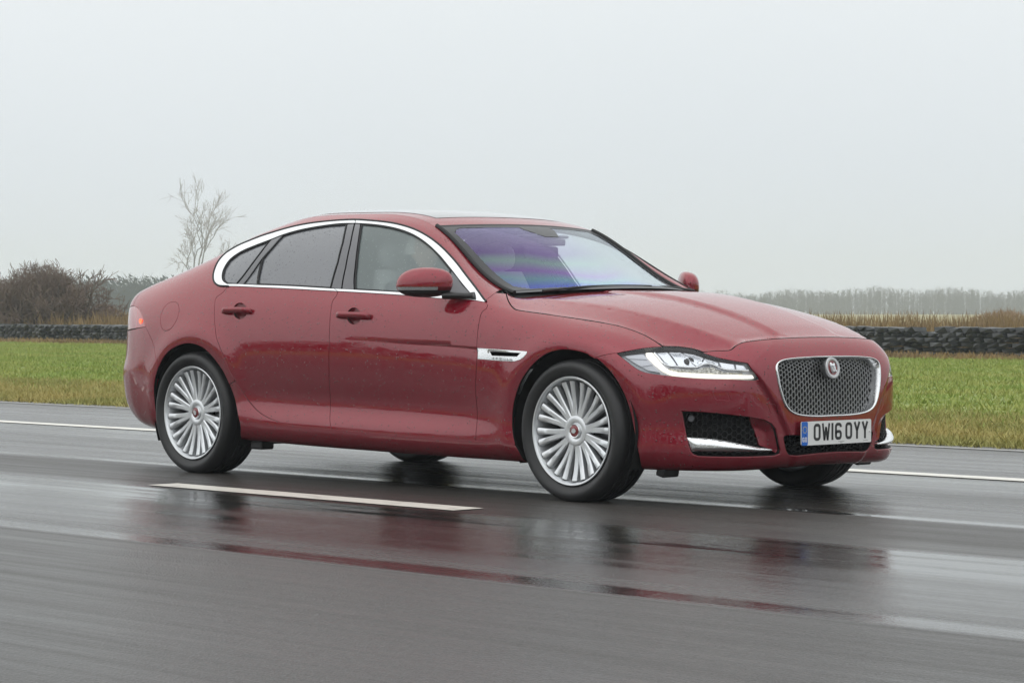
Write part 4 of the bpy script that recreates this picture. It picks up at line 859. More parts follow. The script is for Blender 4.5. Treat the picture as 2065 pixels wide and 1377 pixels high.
def glyph(ch,x,w,h,t,y0=0):
    L_=[]
    def rr(cx,cy,ww,hh,r): return [(cx+p[0],cy+p[1]) for p in rrect(ww,hh,r,5)]
    iw,ih=w-t,h-t
    if ch in 'O0': ribbon(rr(x+w/2,y0,iw,ih,iw*.36),t,True)
    elif ch in '1I': ribbon([(x+w/2,y0-h/2),(x+w/2,y0+h/2)],t)
    elif ch=='W': 
        for a,b in (((0,h/2),(w*.25,-h/2)),((w*.25,-h/2),(w*.5,h*.28)),((w*.5,h*.28),(w*.75,-h/2)),((w*.75,-h/2),(w,h/2))):
            a2=np.array(a);b2=np.array(b); s_=.86; a2[0]=(a2[0]-w/2)*s_+w/2; b2[0]=(b2[0]-w/2)*s_+w/2
            ribbon([(x+a2[0],y0+a2[1]),(x+b2[0],y0+b2[1])],t*.88)
    elif ch=='Y':
        ribbon([(x+w/2,y0-h/2),(x+w/2,y0-.01*h)],t); ribbon([(x+t*.5,y0+h/2),(x+w/2,y0-.02*h)],t*.95); ribbon([(x+w-t*.5,y0+h/2),(x+w/2,y0-.02*h)],t*.95)
    elif ch=='6':
        ribbon(rr(x+w/2,y0-h*.215,iw,h*.57-t,iw*.34),t,True)
        r=iw*.36; top=[(x+w-t/2,y0+h*.24),(x+w-t/2,y0+h/2-t/2-r)]+[(x+w-t/2-r+r*math.cos(a),y0+h/2-t/2-r+r*math.sin(a)) for a in np.linspace(.2,math.pi/2,4)]+[(x+t/2+r+r*math.cos(a),y0+h/2-t/2-r+r*math.sin(a)) for a in np.linspace(math.pi/2,math.pi,5)]+[(x+t/2,y0-h*.2)]
        ribbon(top,t)
    elif ch=='G':
        r=iw*.36; ribbon([(x+w-t/2,y0+h*.2)]+[(x+w-t/2-r+r*math.cos(a),y0+h/2-t/2-r+r*math.sin(a)) for a in np.linspace(.2,math.pi/2,4)]+[(x+t/2+r+r*math.cos(a),y0+h/2-t/2-r+r*math.sin(a)) for a in np.linspace(math.pi/2,math.pi,5)]+[(x+t/2+r+r*math.cos(a),y0-h/2+t/2+r+r*math.sin(a)) for a in np.linspace(math.pi,1.5*math.pi,5)]+[(x+w-t/2,y0-h/2+t/2),(x+w-t/2,y0),(x+w/2,y0)],t)
    elif ch=='B':
        ribbon(rr(x+w/2,y0+h*.22,iw,h*.5-t*.5,iw*.25),t,True); ribbon(rr(x+w/2,y0-h*.22,iw,h*.5-t*.5,iw*.25),t,True)
# layout on the plate measured from the photograph (y from the plate centre)
x=-.172
for ch,w,gapc in (('O',.050,.0125),('W',.056,.0125),('1',.014,.0125),('6',.050,.028),('O',.050,.0125),('Y',.050,.0105),('Y',.050,0)):
    glyph(ch,x,w,.080,.0135,.0045); x+=w+gapc
mb.build('plate_characters',M['plate_ink'],plate)
mb=MB(); glyph('G',-.2555,.0150,.0215,.004,-.028); glyph('B',-.2365,.0150,.0215,.004,-.028); mb.build('country_code',M['plate'],plate)
mb=MB()
for i in range(12):
    a=2*math.pi*i/12; mb.add(*slab(rrect(.0042,.0042,.002,2),0,.0015,(-.2375+.0145*math.cos(a),.018+.0145*math.sin(a))))
mb.build('star_ring',M['star'],plate)
mb=MB()
for i in range(11): mb.add(*slab([(-.0014,-.0010),(.0014,-.0010),(.0014,.0010),(-.0014,.0010)],0,.001,(.012+.0042*i,-.0445)))
for i in range(5): mb.add(*slab([(-.0012,-.0008),(.0012,-.0008),(.0012,.0008),(-.0012,.0008)],0,.001,(.024+.0038*i,-.0495)))
for i in range(9): mb.add(*slab([(-.0012,-.0010),(.0012,-.0010),(.0012,.0010),(-.0012,.0010)],0,.001,(.200+.0042*i,-.0455)))
mb.build('plate_maker_line',M['plate_grey'],plate)['kind']='stuff'
mb=MB().lathe([(0,.006),(.004,.005),(.006,0)],14,'x',PC+np.array([0,.247,-.002])); mb.build('plate_screw',M['plate'],plate,True)
MB().lathe([(0,.006),(.004,.005),(.006,0)],14,'x',PC+np.array([0,-.232,-.006])).build('plate_screw',M['plate_blue'],plate,True)
# --- headlamps
def frame_at(s,v,off):
    P,N=surf([s],[v]); n=N[0]; e1=np.array([-n[1],n[0],0]); e1/=np.linalg.norm(e1); return P[0]+n*off,n,e1,np.cross(n,e1)
for side in (0,1):
    mm=bool(side)
    def pm(name,lp,m_,parent,**kw):
        d=panel_data([lp],**kw); d=mir(d) if mm else d; return mesh(name,d[0],d[1],m_,parent,nrm=d[2])
    HL=pm('headlight',lamp,M['lamp_grey'],CAR,off=-.034,gap=-.002,flange=0)
    V,F=ringloft(lamp,[(.0015,-.001),(.003,-.005),(.0045,-.030),(0,-.04)]); mesh('lamp_surround',V*[1,-1 if mm else 1,1],F,M['gloss_black'],HL,smooth=True)
    pm('daytime_lamp',loop('daytime_lamp',h=.008),M['drl'],HL,off=-.012,gap=0,h=.01,flange=.02)
    pm('turn_signal',loop('turn_lamp',h=.008),M['white_lamp'],HL,off=-.014,gap=0,h=.01,flange=.02)
    for q in (.33,.62):
        a=np.array(UV['turn_lamp'][0])*(1-q)+np.array(UV['turn_lamp'][5])*q if q<.5 else np.array(UV['turn_lamp'][5])*.55+np.array(UV['turn_lamp'][4])*.45
        b=np.array(UV['turn_lamp'][1])*(1-q)+np.array(UV['turn_lamp'][3])*q
        stube([tuple(a),tuple(b)],-.011,.0015).build('signal_rib',M['lamp_grey'],HL,True,mirror=mm)
    pm('light_guide',loop('led_strip',h=.008),M['lamp_facets'],HL,off=-.018,gap=0,h=.01,flange=.015)
    stube(UV['lampBlade'],-.009,.0042,8).build('chrome_blade',M['chrome'],HL,True,mirror=mm)
    for nm in 'abcdef':
        lp=loop('lamp_house_'+nm,h=.006); d_=.014 if nm in 'bcd' else .009
        pm('reflector',lp,M['lamp_chrome'],HL,off=lambda q,lp=lp,d_=d_: -.018-d_*np.clip(dist_poly(q,lp)/.02,0,1)**.7,gap=0,h=.006,flange=0)
    for (px,dep,r) in (((5.31,8.35),-.030,.021),((5.372,8.2),-.030,.016),((5.43,8.0),-.024,.012)):
        c_,n_,e1,e2=frame_at(px[0],px[1],dep); b=MB().lathe([(0,r*.55),(r*.5,r*.46),(r*.85,r*.2),(r,0),(r*1.12,.001),(r*1.15,-.01)],24,'y')
        b.v=[tuple(c_+n_*a[1]+e1*a[0]+e2*a[2]) for a in np.array(b.v)]; b.build('projector',M['lamp_chrome'] if px[0]>5.35 else M['gloss_black'],HL,True,mirror=mm)
    pm('lamp_lens',lamp,M['lens'],HL,off=-.001,gap=.003,flange=0)
# --- side vents with small lettering
for i,pr in enumerate(fender_parts):
    d=panel_data([ventL,loop('vent_mesh',h=.008)],off=lambda q: .001+.004*np.clip(dist_poly(q,ventL)/.012,0,1),gap=.001,h=.01,flange=.02,holes_gap=0); d=mir(d) if i else d
    vent=mesh('side_vent',d[0],d[1],M['chrome_wet'],pr,nrm=d[2])
    d=panel_data([loop('vent_mesh',h=.008)],off=-.014,gap=-.002,flange=0,h=.01); d=mir(d) if i else d; 
# word on the vent: built as ribbons on the skin
def word(txt,s0,v0,hw,hv,pitch,off):
    out=MB(); G={'J':[[(0.8,1),(.8,.2),(.6,0),(.2,0),(0,.25)]],'A':[[(0,0),(.5,1),(1,0)],[(.2,.4),(.8,.4)]],'G':[[(1,.8),(.8,1),(.2,1),(0,.75),(0,.25),(.2,0),(.8,0),(1,.25),(1,.5),(.6,.5)]],'U':[[(0,1),(0,.25),(.2,0),(.8,0),(1,.25),(1,1)]],'R':[[(0,0),(0,1),(.8,1),(1,.8),(1,.6),(.8,.5),(0,.5)],[(.5,.5),(1,0)]]}
    for k,ch in enumerate(txt):
        for st in G[ch]:
            p=[(s0+k*pitch+a*hw,v0+b*hv) for a,b in st]; P,N=surf([q[0] for q in p],[q[1] for q in p]); out.tube(P+N*off,.0011,5)
    return out
for i,pr in enumerate(fender_parts):
    kid=[c for c in pr.children if c.name.startswith('side_vent')][0]
    w=word('JAGUAR',4.155,6.255,.014,.07,.027,.0055); 
    w.build('vent_lettering',M['plate_grey'],pr,mirror=bool(i))
    d=panel_data([loop('vent_mesh',h=.008)],off=-.014,gap=-.002,flange=0,h=.01); d=mir(d) if i else d
    mesh('vent_grille',d[0],d[1],M['black'],pr,nrm=d[2])
# --- side glass and bright trim
trim_rear=chain([tuple(q) for q in UV['dloTop'][10:]],'beltR',[tuple(UV['beltR'][-1]),tuple(UV['dloInBot'][4])],[tuple(q) for q in UV['dloInBot'][4::-1]],[tuple(q) for q in UV['dloInTop'][:8:-1]],[tuple(UV['dloInTop'][9]),tuple(UV['dloTop'][10])])
trim_front=chain([tuple(q) for q in UV['dloTop'][10::-1]],[tuple(UV['dloTop'][0]),tuple(UV['beltF'][-1])],'-beltF',[tuple(UV['beltF'][0]),tuple(UV['dloInBot'][4])],[tuple(q) for q in UV['dloInBot'][4:]],[tuple(q) for q in UV['dloInTop'][:10]],[tuple(UV['dloInTop'][9]),tuple(UV['dloTop'][10])])
panel('window_trim',[trim_front],M['chrome'],fd,gap=.003,off=.003,h=.02,flange=.012)
panel('window_trim',[trim_rear],M['chrome'],rd,gap=.003,off=.003,h=.02,flange=.012)
for i,pr in enumerate(quarter):
    stube(UV['dloTop'],.0022,.0056,8,.02).build('roof_seal',M['seal'],pr,True,mirror=bool(i))
for nm,prs,mt in (('front_glass',fd,'side_glass'),('rear_glass',rd,'privacy'),('quarter_glass',quarter,'privacy'),('small_pane',rd,'privacy')):
    panel('side_window' if nm!='small_pane' else 'fixed_pane',[loop(nm,h=.012)],M[mt],prs,gap=-.004 if nm!='small_pane' else .001,off=-.006,h=.03,flange=0)
    for i,pr in enumerate(prs):
        lp=loop(nm,h=.015); P,N=surf(lp[:,0],lp[:,1]/KV); b=MB().tube(P-N*.002,.0048 if nm!='small_pane' else .002,6,close=True); b.build('window_seal',M['seal'],pr,True,mirror=bool(i))
for nm,prs in (('pillar_trim_front',fd),('pillar_trim_rear',rd),('frame_divider',rd)):
    panel('pillar_trim',[loop(nm,h=.014)],M['pillar'],prs,gap=.0018,off=-.001,h=.02,flange=.02)
panel('mirror_sail',[loop('mirror_sail',h=.012)],M['pillar'],fd,gap=.001,off=-.003,h=.02,flange=.01)
# --- door mirrors
for i,pr in enumerate(fd):
    O=np.array([.475,-1.008,1.036]); a=np.array([-.150,-.095,0]); f=np.array([.80,-.52,0.]); f=np.array([.85,-.53,0]); f/=np.linalg.norm(f); u=np.array([0,0,1.])
    a=np.array([-.100,-.088,0])  # lateral half axis (to the tip)
    cm=np.array([.505,-.962,1.030])
    def sh(zt0,zt1,back,nz=16,na=40,m_=None,nm='',shrink=1.0):
        V=[]
        for q in range(nz):
            zt=zt0+(zt1-zt0)*q/(nz-1)
            hu=.088 if zt>0 else .062; rad=(1-abs(zt)**2.6)**(1/2.3)*shrink
            for k in range(na):
                t=-math.pi/2*0+math.pi*2*k/na; cx=math.cos(t); sx=math.sin(t)
                la=math.copysign(abs(cx)**.8,cx)*rad; fo=(abs(sx)**.9)*rad*(.080 if sx>0 else .035)*(1 if sx>0 else -1)
                skew=.20*(zt if zt>0 else 0)
                V.append(cm+a*(la*(1.0)-(skew*.5))*1.06+f*fo+u*(zt*hu))
        F=[(q*na+k,q*na+(k+1)%na,(q+1)*na+(k+1)%na,(q+1)*na+k) for q in range(nz-1) for k in range(na)]+[tuple(range(na))[::-1],tuple((nz-1)*na+k for k in range(na))]
        b=MB(); b.add(V,F); return b
    mir_o=sh(-.16,.985,0).build('door_mirror',M['paint'],pr,True,mirror=bool(i))
    sh(-.99,-.44,0,shrink=.99).build('mirror_base',M['black'],pr,True,mirror=bool(i))
    sh(-.45,-.16,0,4,shrink=.985).build('mirror_band',M['cup'],pr,True,mirror=bool(i))
    # indicator strip on the outer half
    V=[];n=16
    for k in range(n):
        t=math.pi*(1.0-.60*k/(n-1)); 
        for zt in (-.43,-.18):
            rad=(1-abs(zt)**2.6)**(1/2.3)*1.004; cx=math.cos(t);sx=math.sin(t); la=-math.copysign(abs(cx)**.8,cx)*rad; fo=(abs(sx)**.9)*rad*.082
            V.append(cm+a*la*1.06+f*(fo+.001)+u*zt*.062)
    mesh('mirror_indicator',np.array(V)*[1,-1 if i else 1,1],[(2*k,2*k+1,2*k+3,2*k+2) for k in range(n-1)],M['chrome'],pr,smooth=True)
    b=MB(); 
    st=np.array([.60,-.92,.978]); en=np.array([.735,-.835,.975]); P_=np.linspace(st,en,8); b.tube(P_,[.030,.03,.029,.027,.026,.026,.028,.032],12); b.v=[(x_,y_,.976+(z_-.976)*.62) for x_,y_,z_ in b.v]; b.build('mirror_arm',M['black'],pr,True,mirror=bool(i))
# --- wheels
def spoke_wheel():
    parts={}
    W=.1225
    t=MB(); prof_=[(.252,.085),(.262,.100),(.275,.112),(.292,.1215),(.306,.1235),(.320,.1185),(.330,.106),(.336,.094),(.3385,.080)]
    half=[(r,-a) for r,a in prof_]
    tread=[(.339,-.060),(.331,-.058),(.331,-.052),(.3392,-.050),(.3394,-.022),(.331,-.020),(.331,-.013),(.3394,-.011),(.3394,.011),(.331,.013),(.331,.020),(.3394,.022),(.3392,.050),(.331,.052),(.331,.058),(.339,.060)]
    t.lathe(half+tread+prof_[::-1]+[(.252,-.085)],96); parts['tyre']=t
    r=MB(); r.lathe([(.2565,-.100),(.2590,-.106),(.2560,-.1085),(.2500,-.107),(.2440,-.098),(.2400,-.080),(.2340,-.060),(.2280,-.010),(.226,.06),(.250,.10),(.2565,.104)],96); parts['rim']=r
    # spokes: ten pairs of slim arms running from hub to rim
    s=MB(); 
    for k in range(12):
        a0=2*math.pi*k/12
        for sgn in (-1,1):
            nn=9; V=[]
            for j in range(nn):
                q=j/(nn-1); rr=.058+q*(.236-.058); an=a0+sgn*(.072+.050*q); wd=.0140-.0020*math.sin(math.pi*q)+.002*q; y0=-.074-.020*q**1.5+.012*(1-q)*q; dp=.030
                tx,tz=-math.sin(an),math.cos(an); cx,cz=rr*math.cos(an),rr*math.sin(an)
                for w_,yy in ((-wd,y0+dp),(-wd,y0+.005),(-wd*.6,y0),(wd*.6,y0),(wd,y0+.005),(wd,y0+dp)): V.append((cx+tx*w_,yy,cz+tz*w_))
            F=[(j*6+k2,j*6+(k2+1)%6,(j+1)*6+(k2+1)%6,(j+1)*6+k2) for j in range(nn-1) for k2 in range(6)]
            s.add(V,F)
    s.lathe([(.0,-.070),(.034,-.070),(.040,-.076),(.062,-.079),(.072,-.074),(.076,-.055),(.07,-.02)],48)
    parts['spokes']=s
    c=MB(); c.lathe([(.0335,-.068),(.0335,-.080),(.031,-.083),(.028,-.082)],32); parts['hub_ring']=c
    c=MB(); c.lathe([(0,-.0855),(.012,-.085),(.022,-.083),(.0285,-.081)],32); parts['hub_cap']=c
    c=MB(); c.add([( .012*math.cos(a),-.0862-.002*(k%2),.015*math.sin(a)) for k,a in enumerate(np.linspace(0,2*math.pi,10)[:-1])],[tuple(range(9))]); parts['hub_emblem']=c
    d=MB(); d.lathe([(.07,-.012),(.165,-.012),(.166,-.016),(.166,.012),(.165,.016),(.07,.016)],64); parts['brake_disc']=d
    for k in range(5):
        n_=MB(); a=2*math.pi*k/5+.3; n_.lathe([(0,-.074),(.008,-.074),(.0095,-.06)],6,'y',(.047*math.cos(a),0,.047*math.sin(a))); parts['wheel_nut%d'%k]=n_
    return parts
WP=spoke_wheel()
WM={'tyre':M['rubber'],'rim':M['silver'],'spokes':M['silver'],'hub_ring':M['chrome'],'hub_cap':M['badge_red'],'hub_emblem':M['silver'],'brake_disc':M['silver_dark'],**{'wheel_nut%d'%k:M['silver_dark'] for k in range(5)}}
WMesh={}
for wx,sg,yy in ((1.48,-1,.8025),(1.48,1,.8025),(-1.48,-1,.800),(-1.48,1,.800)):
    w=empty('wheel',(wx,sg*yy,.334),CAR); w.rotation_euler=(0,random.random()*6,0) if sg<0 else (0,random.random()*6,math.pi)
    for nm,mb in WP.items():
        if nm not in WMesh:
            o=mb.build(nm.rstrip('01234'),WM[nm],w,True); WMesh[nm]=o.data
        else: link(nm.rstrip('01234'),WMesh[nm],None,w)
    # caliper stays with the axle: towards the rear on the front wheels
    c=MB(); a0=math.pi-.75 if wx>0 else .35
    for q in np.linspace(-.42,.42,9):
        an=a0+q; c.box((wx+.135*math.cos(an),sg*(yy-.02),.334+.135*math.sin(an)),(.062,.085,.024),Matrix.Rotation(-an,3,'Y'))
    c.build('brake_caliper',M['silver'],CAR,True)
    # wheel house
    h=MB(); n=28; V=[]
    for q in range(n+1):
        an=math.radians(-25+230*q/n)
        for y_ in (.885,.50): V.append((wx+(.02 if wx<0 else -.004)+.402*math.cos(an),sg*y_,.333+.395*math.sin(an)))
    h.add(V,[(2*q,2*q+1,2*q+3,2*q+2) for q in range(n)]); k=len(h.v)
    h.add([(wx+.402*math.cos(math.radians(-25+230*q/n)),sg*.50,.333+.395*math.sin(math.radians(-25+230*q/n))) for q in range(n+1)],[tuple(range(n+1))])
    h.build('wheel_arch_liner',M['void'],CAR,True)
# --- under-body, inner lining and cabin
mb=MB(); mb.box((.0,0,.20),(4.1,1.40,.03)); mb.box((-2.1,0,.34),(.5,1.0,.06)); mb.box((2.06,0,.19),(.26,.96,.03))
mb.build('underbody',M['void'],CAR)
for sg in (-1,1):
    MB().box((-.99,sg*.80,.170),(.10,.09,.045)).build('jacking_guard',M['black'],CAR,bevel=.01)
    MB().box((1.93,sg*.72,.155),(.05,.11,.045),Matrix.Rotation(.25,3,'Y')).build('wheel_deflector',M['black'],CAR,bevel=.008)
mb=MB()
for sg in (-1,1): mb.box((-.35,sg*.80,.60),(2.2,.03,.62)); mb.box((-2.0,sg*.56,.70),(.7,.03,.4))
mb.box((1.08,0,.56),(.05,1.44,.60)); mb.box((-1.75,0,.70),(.05,1.4,.70)); mb.build('cabin_lining',M['void'],CAR)
mb=MB(); mb.box((2.12,0,.45),(.04,.9,.48)); mb.build('radiator_support',M['void'],CAR)
mb=MB(); V=[]; ny=17
for t in np.linspace(-1,1,ny):
    V+=[(1.10-.25*t*t,t*.66,.975),(.62-.04*t*t,t*.68,.985-.015*t*t),(.50,t*.68,.93),(.50,t*.68,.60)]
mb.add(V,[(i*4+j,(i+1)*4+j,(i+1)*4+j+1,i*4+j+1) for i in range(ny-1) for j in range(3)]); mb.build('dashboard',M['dash'],CAR,True)
def seat(x,y,hr=True,name='seat'):
    b=MB(); V=[];nz,na=14,24
    for q in range(nz):
        t=q/(nz-1); z=.52+.60*t; xx=x-.05-.16*t; wd=.255*(1-.30*max(0,t-.55)**1.2/.3); th=.085-.025*t
        for k in range(na):
            a=2*math.pi*k/na; cx=math.cos(a);sx=math.sin(a); V.append((xx+th*math.copysign(abs(sx)**.7,sx),y+wd*math.copysign(abs(cx)**.6,cx),z))
    b.add(V,[(q*na+k,q*na+(k+1)%na,(q+1)*na+(k+1)%na,(q+1)*na+k) for q in range(nz-1) for k in range(na)]+[tuple((nz-1)*na+k for k in range(na))])
    o=b.build(name,M['leather'],CAR,True)
    b=MB(); b.box((x+.16,y,.52),(.50,.50,.14)); b.build('seat_cushion',M['leather'],o,bevel=.05)
    if hr:
        b=MB(); V=[]
        for q in range(10):
            t=q/9; z=1.115+.165*t; rad=(1-abs(2*t-1)**3)**.5*.9+.1
            for k in range(na):
                a=2*math.pi*k/na; cx=math.cos(a);sx=math.sin(a); V.append((x-.23+.05*rad*math.copysign(abs(sx)**.7,sx),y+.125*rad*math.copysign(abs(cx)**.6,cx),z))
        b.add(V,[(q*na+k,q*na+(k+1)%na,(q+1)*na+(k+1)%na,(q+1)*na+k) for q in range(9) for k in range(na)]+[tuple(range(na))[::-1],tuple(9*na+k for k in range(na))]); b.build('headrest',M['leather'],o,True)
for y in (-.37,.37): seat(-.14,y); seat(-1.02,y)
b=MB(); an=np.linspace(0,2*math.pi,41)[:-1]; rt=Matrix.Rotation(math.radians(-24),3,'Y')
b.tube([np.array(rt@Vector((0,.185*math.cos(a),.185*math.sin(a))))+np.array([.37,-.37,.90]) for a in an],.015,8,close=True)
for a in (0,math.pi,-math.pi/2): b.tube([np.array(rt@Vector((.02,.05*math.cos(a),.05*math.sin(a))))+np.array([.37,-.37,.90]),np.array(rt@Vector((0,.18*math.cos(a),.18*math.sin(a))))+np.array([.37,-.37,.90])],.014,6)
b.tube([(.40,-.37,.89),(.60,-.37,.82)],.04,12); b.build('steering_wheel',M['dash'],CAR,True)
# ------------------------------------------------------------------ driver
def skinned(name,verts,edges,rad,m,parent=None,lv=2):
    me=bpy.data.meshes.new(name); me.from_pydata(verts,edges,[]); o=link(name,me,m,parent)
    md=o.modifiers.new('skin','SKIN'); md.use_smooth_shade=True
    for i,r in enumerate(rad):
        r=(r,r) if not isinstance(r,tuple) else r
        me.skin_vertices[0].data[i].radius=r
    me.skin_vertices[0].data[0].use_root=True
    sb=o.modifiers.new('sub','SUBSURF'); sb.levels=lv; sb.render_levels=lv
    return o
skin_m=mat('skin',(.66,.44,.35),.55); coat_m=mat('dark_jacket',(.05,.055,.07),.8); hair_m=mat('pale_hair',(.72,.70,.66),.8)
person=skinned('person',[(-.05,-.37,.60),(-.12,-.37,.78),(-.20,-.37,.98),(-.22,-.37,1.05),(-.205,-.37,1.10),(-.18,-.37,1.16),(-.175,-.37,1.215),(-.18,-.37,1.26),
    (-.20,-.20,1.0),(-.20,-.54,1.0),(-.02,-.16,.84),(-.02,-.58,.84),(.30,-.22,.96),(.30,-.53,.96),(.25,-.30,.62),(.25,-.46,.62)],
    [(0,1),(1,2),(2,3),(3,4),(4,5),(5,6),(6,7),(2,8),(2,9),(8,10),(9,11),(10,12),(11,13),(0,14),(0,15)],
    [(.16,.11),(.16,.11),(.15,.10),(.07,.07),(.055,.055),(.078,.09),(.085,.098),(.06,.075),.075,.075,.05,.05,.036,.036,.09,.09],coat_m)
tag(person,'driver with pale hair at the wheel behind the wet front side window','person')
person.data.materials.append(skin_m)
hd=MB(); V=[];nz=12;na=20
for q in range(nz):
    t=q/(nz-1); z=1.115+.205*t; ry=.075*math.sin(math.pi*(.12+.80*t))**.6; rx=.095*math.sin(math.pi*(.12+.80*t))**.6
    for k in range(na):
        a=2*math.pi*k/na; V.append((-.165+rx*math.cos(a)+(.014 if (abs(a)<.3 or a>5.9) and .35<t<.55 else 0),-.37+ry*math.sin(a),z))
hd.add(V,[(q*na+k,q*na+(k+1)%na,(q+1)*na+(k+1)%na,(q+1)*na+k) for q in range(nz-1) for k in range(na)]+[tuple(range(na))[::-1],tuple((nz-1)*na+k for k in range(na))])
hd.build('face',skin_m,person,True)
hr=MB(); V=[]
for q in range(8):
    t=q/7; z=1.20+.130*t; rr=math.cos(t*math.pi/2*.93)**.6
    for k in range(na):
        a=2*math.pi*k/na; V.append((-.178+.097*rr*math.cos(a)*(1 if math.cos(a)<0 else .72+.1*t),-.37+.083*rr*math.sin(a),z))
hr.add(V,[(q*na+k,q*na+(k+1)%na,(q+1)*na+(k+1)%na,(q+1)*na+k) for q in range(7) for k in range(na)]+[tuple(7*na+k for k in range(na))]); hr.build('hair',hair_m,person,True)

# ------------------------------------------------------------------ ground
def gridmesh(name,x0,x1,y0,y1,nx,ny,z,m,parent=None):
    X=np.linspace(x0,x1,nx);Y=np.linspace(y0,y1,ny); V=[(x,y,z(x,y) if callable(z) else z) for y in Y for x in X]
    return mesh(name,V,[(j*nx+i,j*nx+i+1,(j+1)*nx+i+1,(j+1)*nx+i) for j in range(ny-1) for i in range(nx-1)],m,parent,smooth=True)
def noise_mix(m,scale,c0,c1,coord='Object',stretch=(1,1,1),detail=5,lo=.35,hi=.65,prev=None,loc=(0,0,0)):
    tc=nd(m,'ShaderNodeTexCoord'); mp=nd(m,'ShaderNodeMapping'); mp.inputs['Scale'].default_value=stretch; mp.inputs['Location'].default_value=loc; lk(m,tc.outputs[coord],mp.inputs[0])
    n=nd(m,'ShaderNodeTexNoise',Scale=scale,Detail=float(detail)); lk(m,mp.outputs[0],n.inputs['Vector'])
    r=nd(m,'ShaderNodeMapRange'); r.inputs['From Min'].default_value=lo; r.inputs['From Max'].default_value=hi; r.interpolation_type='SMOOTHSTEP'; lk(m,n.outputs[0],r.inputs['Value'])
    x=nd(m,'ShaderNodeMix',data_type='RGBA'); lk(m,r.outputs[0],x.inputs[0])
    if prev is not None: lk(m,prev,x.inputs[6])
    else: x.inputs[6].default_value=(*c0,1)
    x.inputs[7].default_value=(*c1,1); return x.outputs[2], r.outputs[0]
# wet tarmac: bands of standing water and dull crown run along the lane
m=M['road']=mat('wet_asphalt',(.09,.087,.083),.35)
b=bsdf(m); tc=nd(m,'ShaderNodeTexCoord'); sp=nd(m,'ShaderNodeSeparateXYZ'); lk(m,tc.outputs['Object'],sp.inputs[0])
mpx=nd(m,'ShaderNodeMapping'); mpx.inputs['Scale'].default_value=(.10,1,1); lk(m,tc.outputs['Object'],mpx.inputs[0])
wob=nd(m,'ShaderNodeTexNoise',Scale=1.6,Detail=5.0,Roughness=.62); lk(m,mpx.outputs[0],wob.inputs['Vector'])
yy=nd(m,'ShaderNodeMath',operation='MULTIPLY_ADD'); lk(m,wob.outputs[0],yy.inputs[0]); yy.inputs[1].default_value=.10; lk(m,sp.outputs['Y'],yy.inputs[2])
mr=nd(m,'ShaderNodeMapRange'); mr.inputs['From Min'].default_value=-10; mr.inputs['From Max'].default_value=6; lk(m,yy.outputs[0],mr.inputs['Value'])
wet=nd(m,'ShaderNodeValToRGB'); lk(m,mr.outputs[0],wet.inputs[0]); E_=wet.color_ramp.elements
def ypos(y): return (y+.05+10)/16
tab=[(-10,.30),(-7.2,.38),(-6.2,.30),(-5.2,.40),(-4.4,.30),(-3.75,.34),(-3.68,.20),(-3.62,.88),(-3.50,.88),(-3.44,.50),(-3.0,.72),(-2.5,.76),(-2.2,.90),(-1.80,.90),(-1.70,.45),(-1.35,.22),(-.75,.20),(-.62,.30),(-.58,.97),(-.50,.97),(-.42,.62),(.1,.55),(.75,.48),(1.3,.72),(1.8,.80),(2.2,.55),(3.0,.62),(4.0,.50),(4.4,.30)]
E_[0].position=ypos(tab[0][0]); E_[0].color=(tab[0][1],)*3+(1,); E_[1].position=ypos(tab[-1][0]); E_[1].color=(tab[-1][1],)*3+(1,)
for y_,v_ in tab[1:-1]: e=E_.new(ypos(y_)); e.color=(v_,v_,v_,1)
n2=nd(m,'ShaderNodeTexNoise',Scale=5.0,Detail=6.0,Roughness=.7); mp2=nd(m,'ShaderNodeMapping'); mp2.inputs['Scale'].default_value=(.05,1,1); lk(m,tc.outputs['Object'],mp2.inputs[0]); lk(m,mp2.outputs[0],n2.inputs['Vector'])
a1=nd(m,'ShaderNodeMath',operation='MULTIPLY_ADD'); lk(m,n2.outputs[0],a1.inputs[0]); a1.inputs[1].default_value=1.0; lk(m,wet.outputs[0],a1.inputs[2])
a2=nd(m,'ShaderNodeMath',operation='SUBTRACT'); lk(m,a1.outputs[0],a2.inputs[0]); a2.inputs[1].default_value=.50; a2.use_clamp=True
rr=nd(m,'ShaderNodeMapRange'); rr.inputs['To Min'].default_value=.52; rr.inputs['To Max'].default_value=.035; lk(m,a2.outputs[0],rr.inputs['Value']); lk(m,rr.outputs[0],b.inputs['Roughness'])
agg=nd(m,'ShaderNodeTexVoronoi',Scale=110.0); lk(m,tc.outputs['Object'],agg.inputs['Vector'])
agn=nd(m,'ShaderNodeTexNoise',Scale=60.0,Detail=6.0); lk(m,tc.outputs['Object'],agn.inputs['Vector'])
bst=nd(m,'ShaderNodeMapRange'); bst.inputs['To Min'].default_value=.6; bst.inputs['To Max'].default_value=.02; lk(m,a2.outputs[0],bst.inputs['Value'])
hs=nd(m,'ShaderNodeMath',operation='ADD'); lk(m,agg.outputs['Distance'],hs.inputs[0]); lk(m,agn.outputs[0],hs.inputs[1])
bp3=nd(m,'ShaderNodeBump',Distance=.005); lk(m,bst.outputs[0],bp3.inputs['Strength']); lk(m,hs.outputs[0],bp3.inputs['Height']); lk(m,bp3.outputs[0],b.inputs['Normal'])
c1=nd(m,'ShaderNodeMix',data_type='RGBA'); c1.inputs[6].default_value=(.056,.052,.048,1); c1.inputs[7].default_value=(.035,.034,.033,1); b.inputs['Specular IOR Level'].default_value=.42; lk(m,a2.outputs[0],c1.inputs[0])
c2=nd(m,'ShaderNodeMix',data_type='RGBA',blend_type='MULTIPLY'); c2.inputs[0].default_value=.75; lk(m,c1.outputs[2],c2.inputs[6])
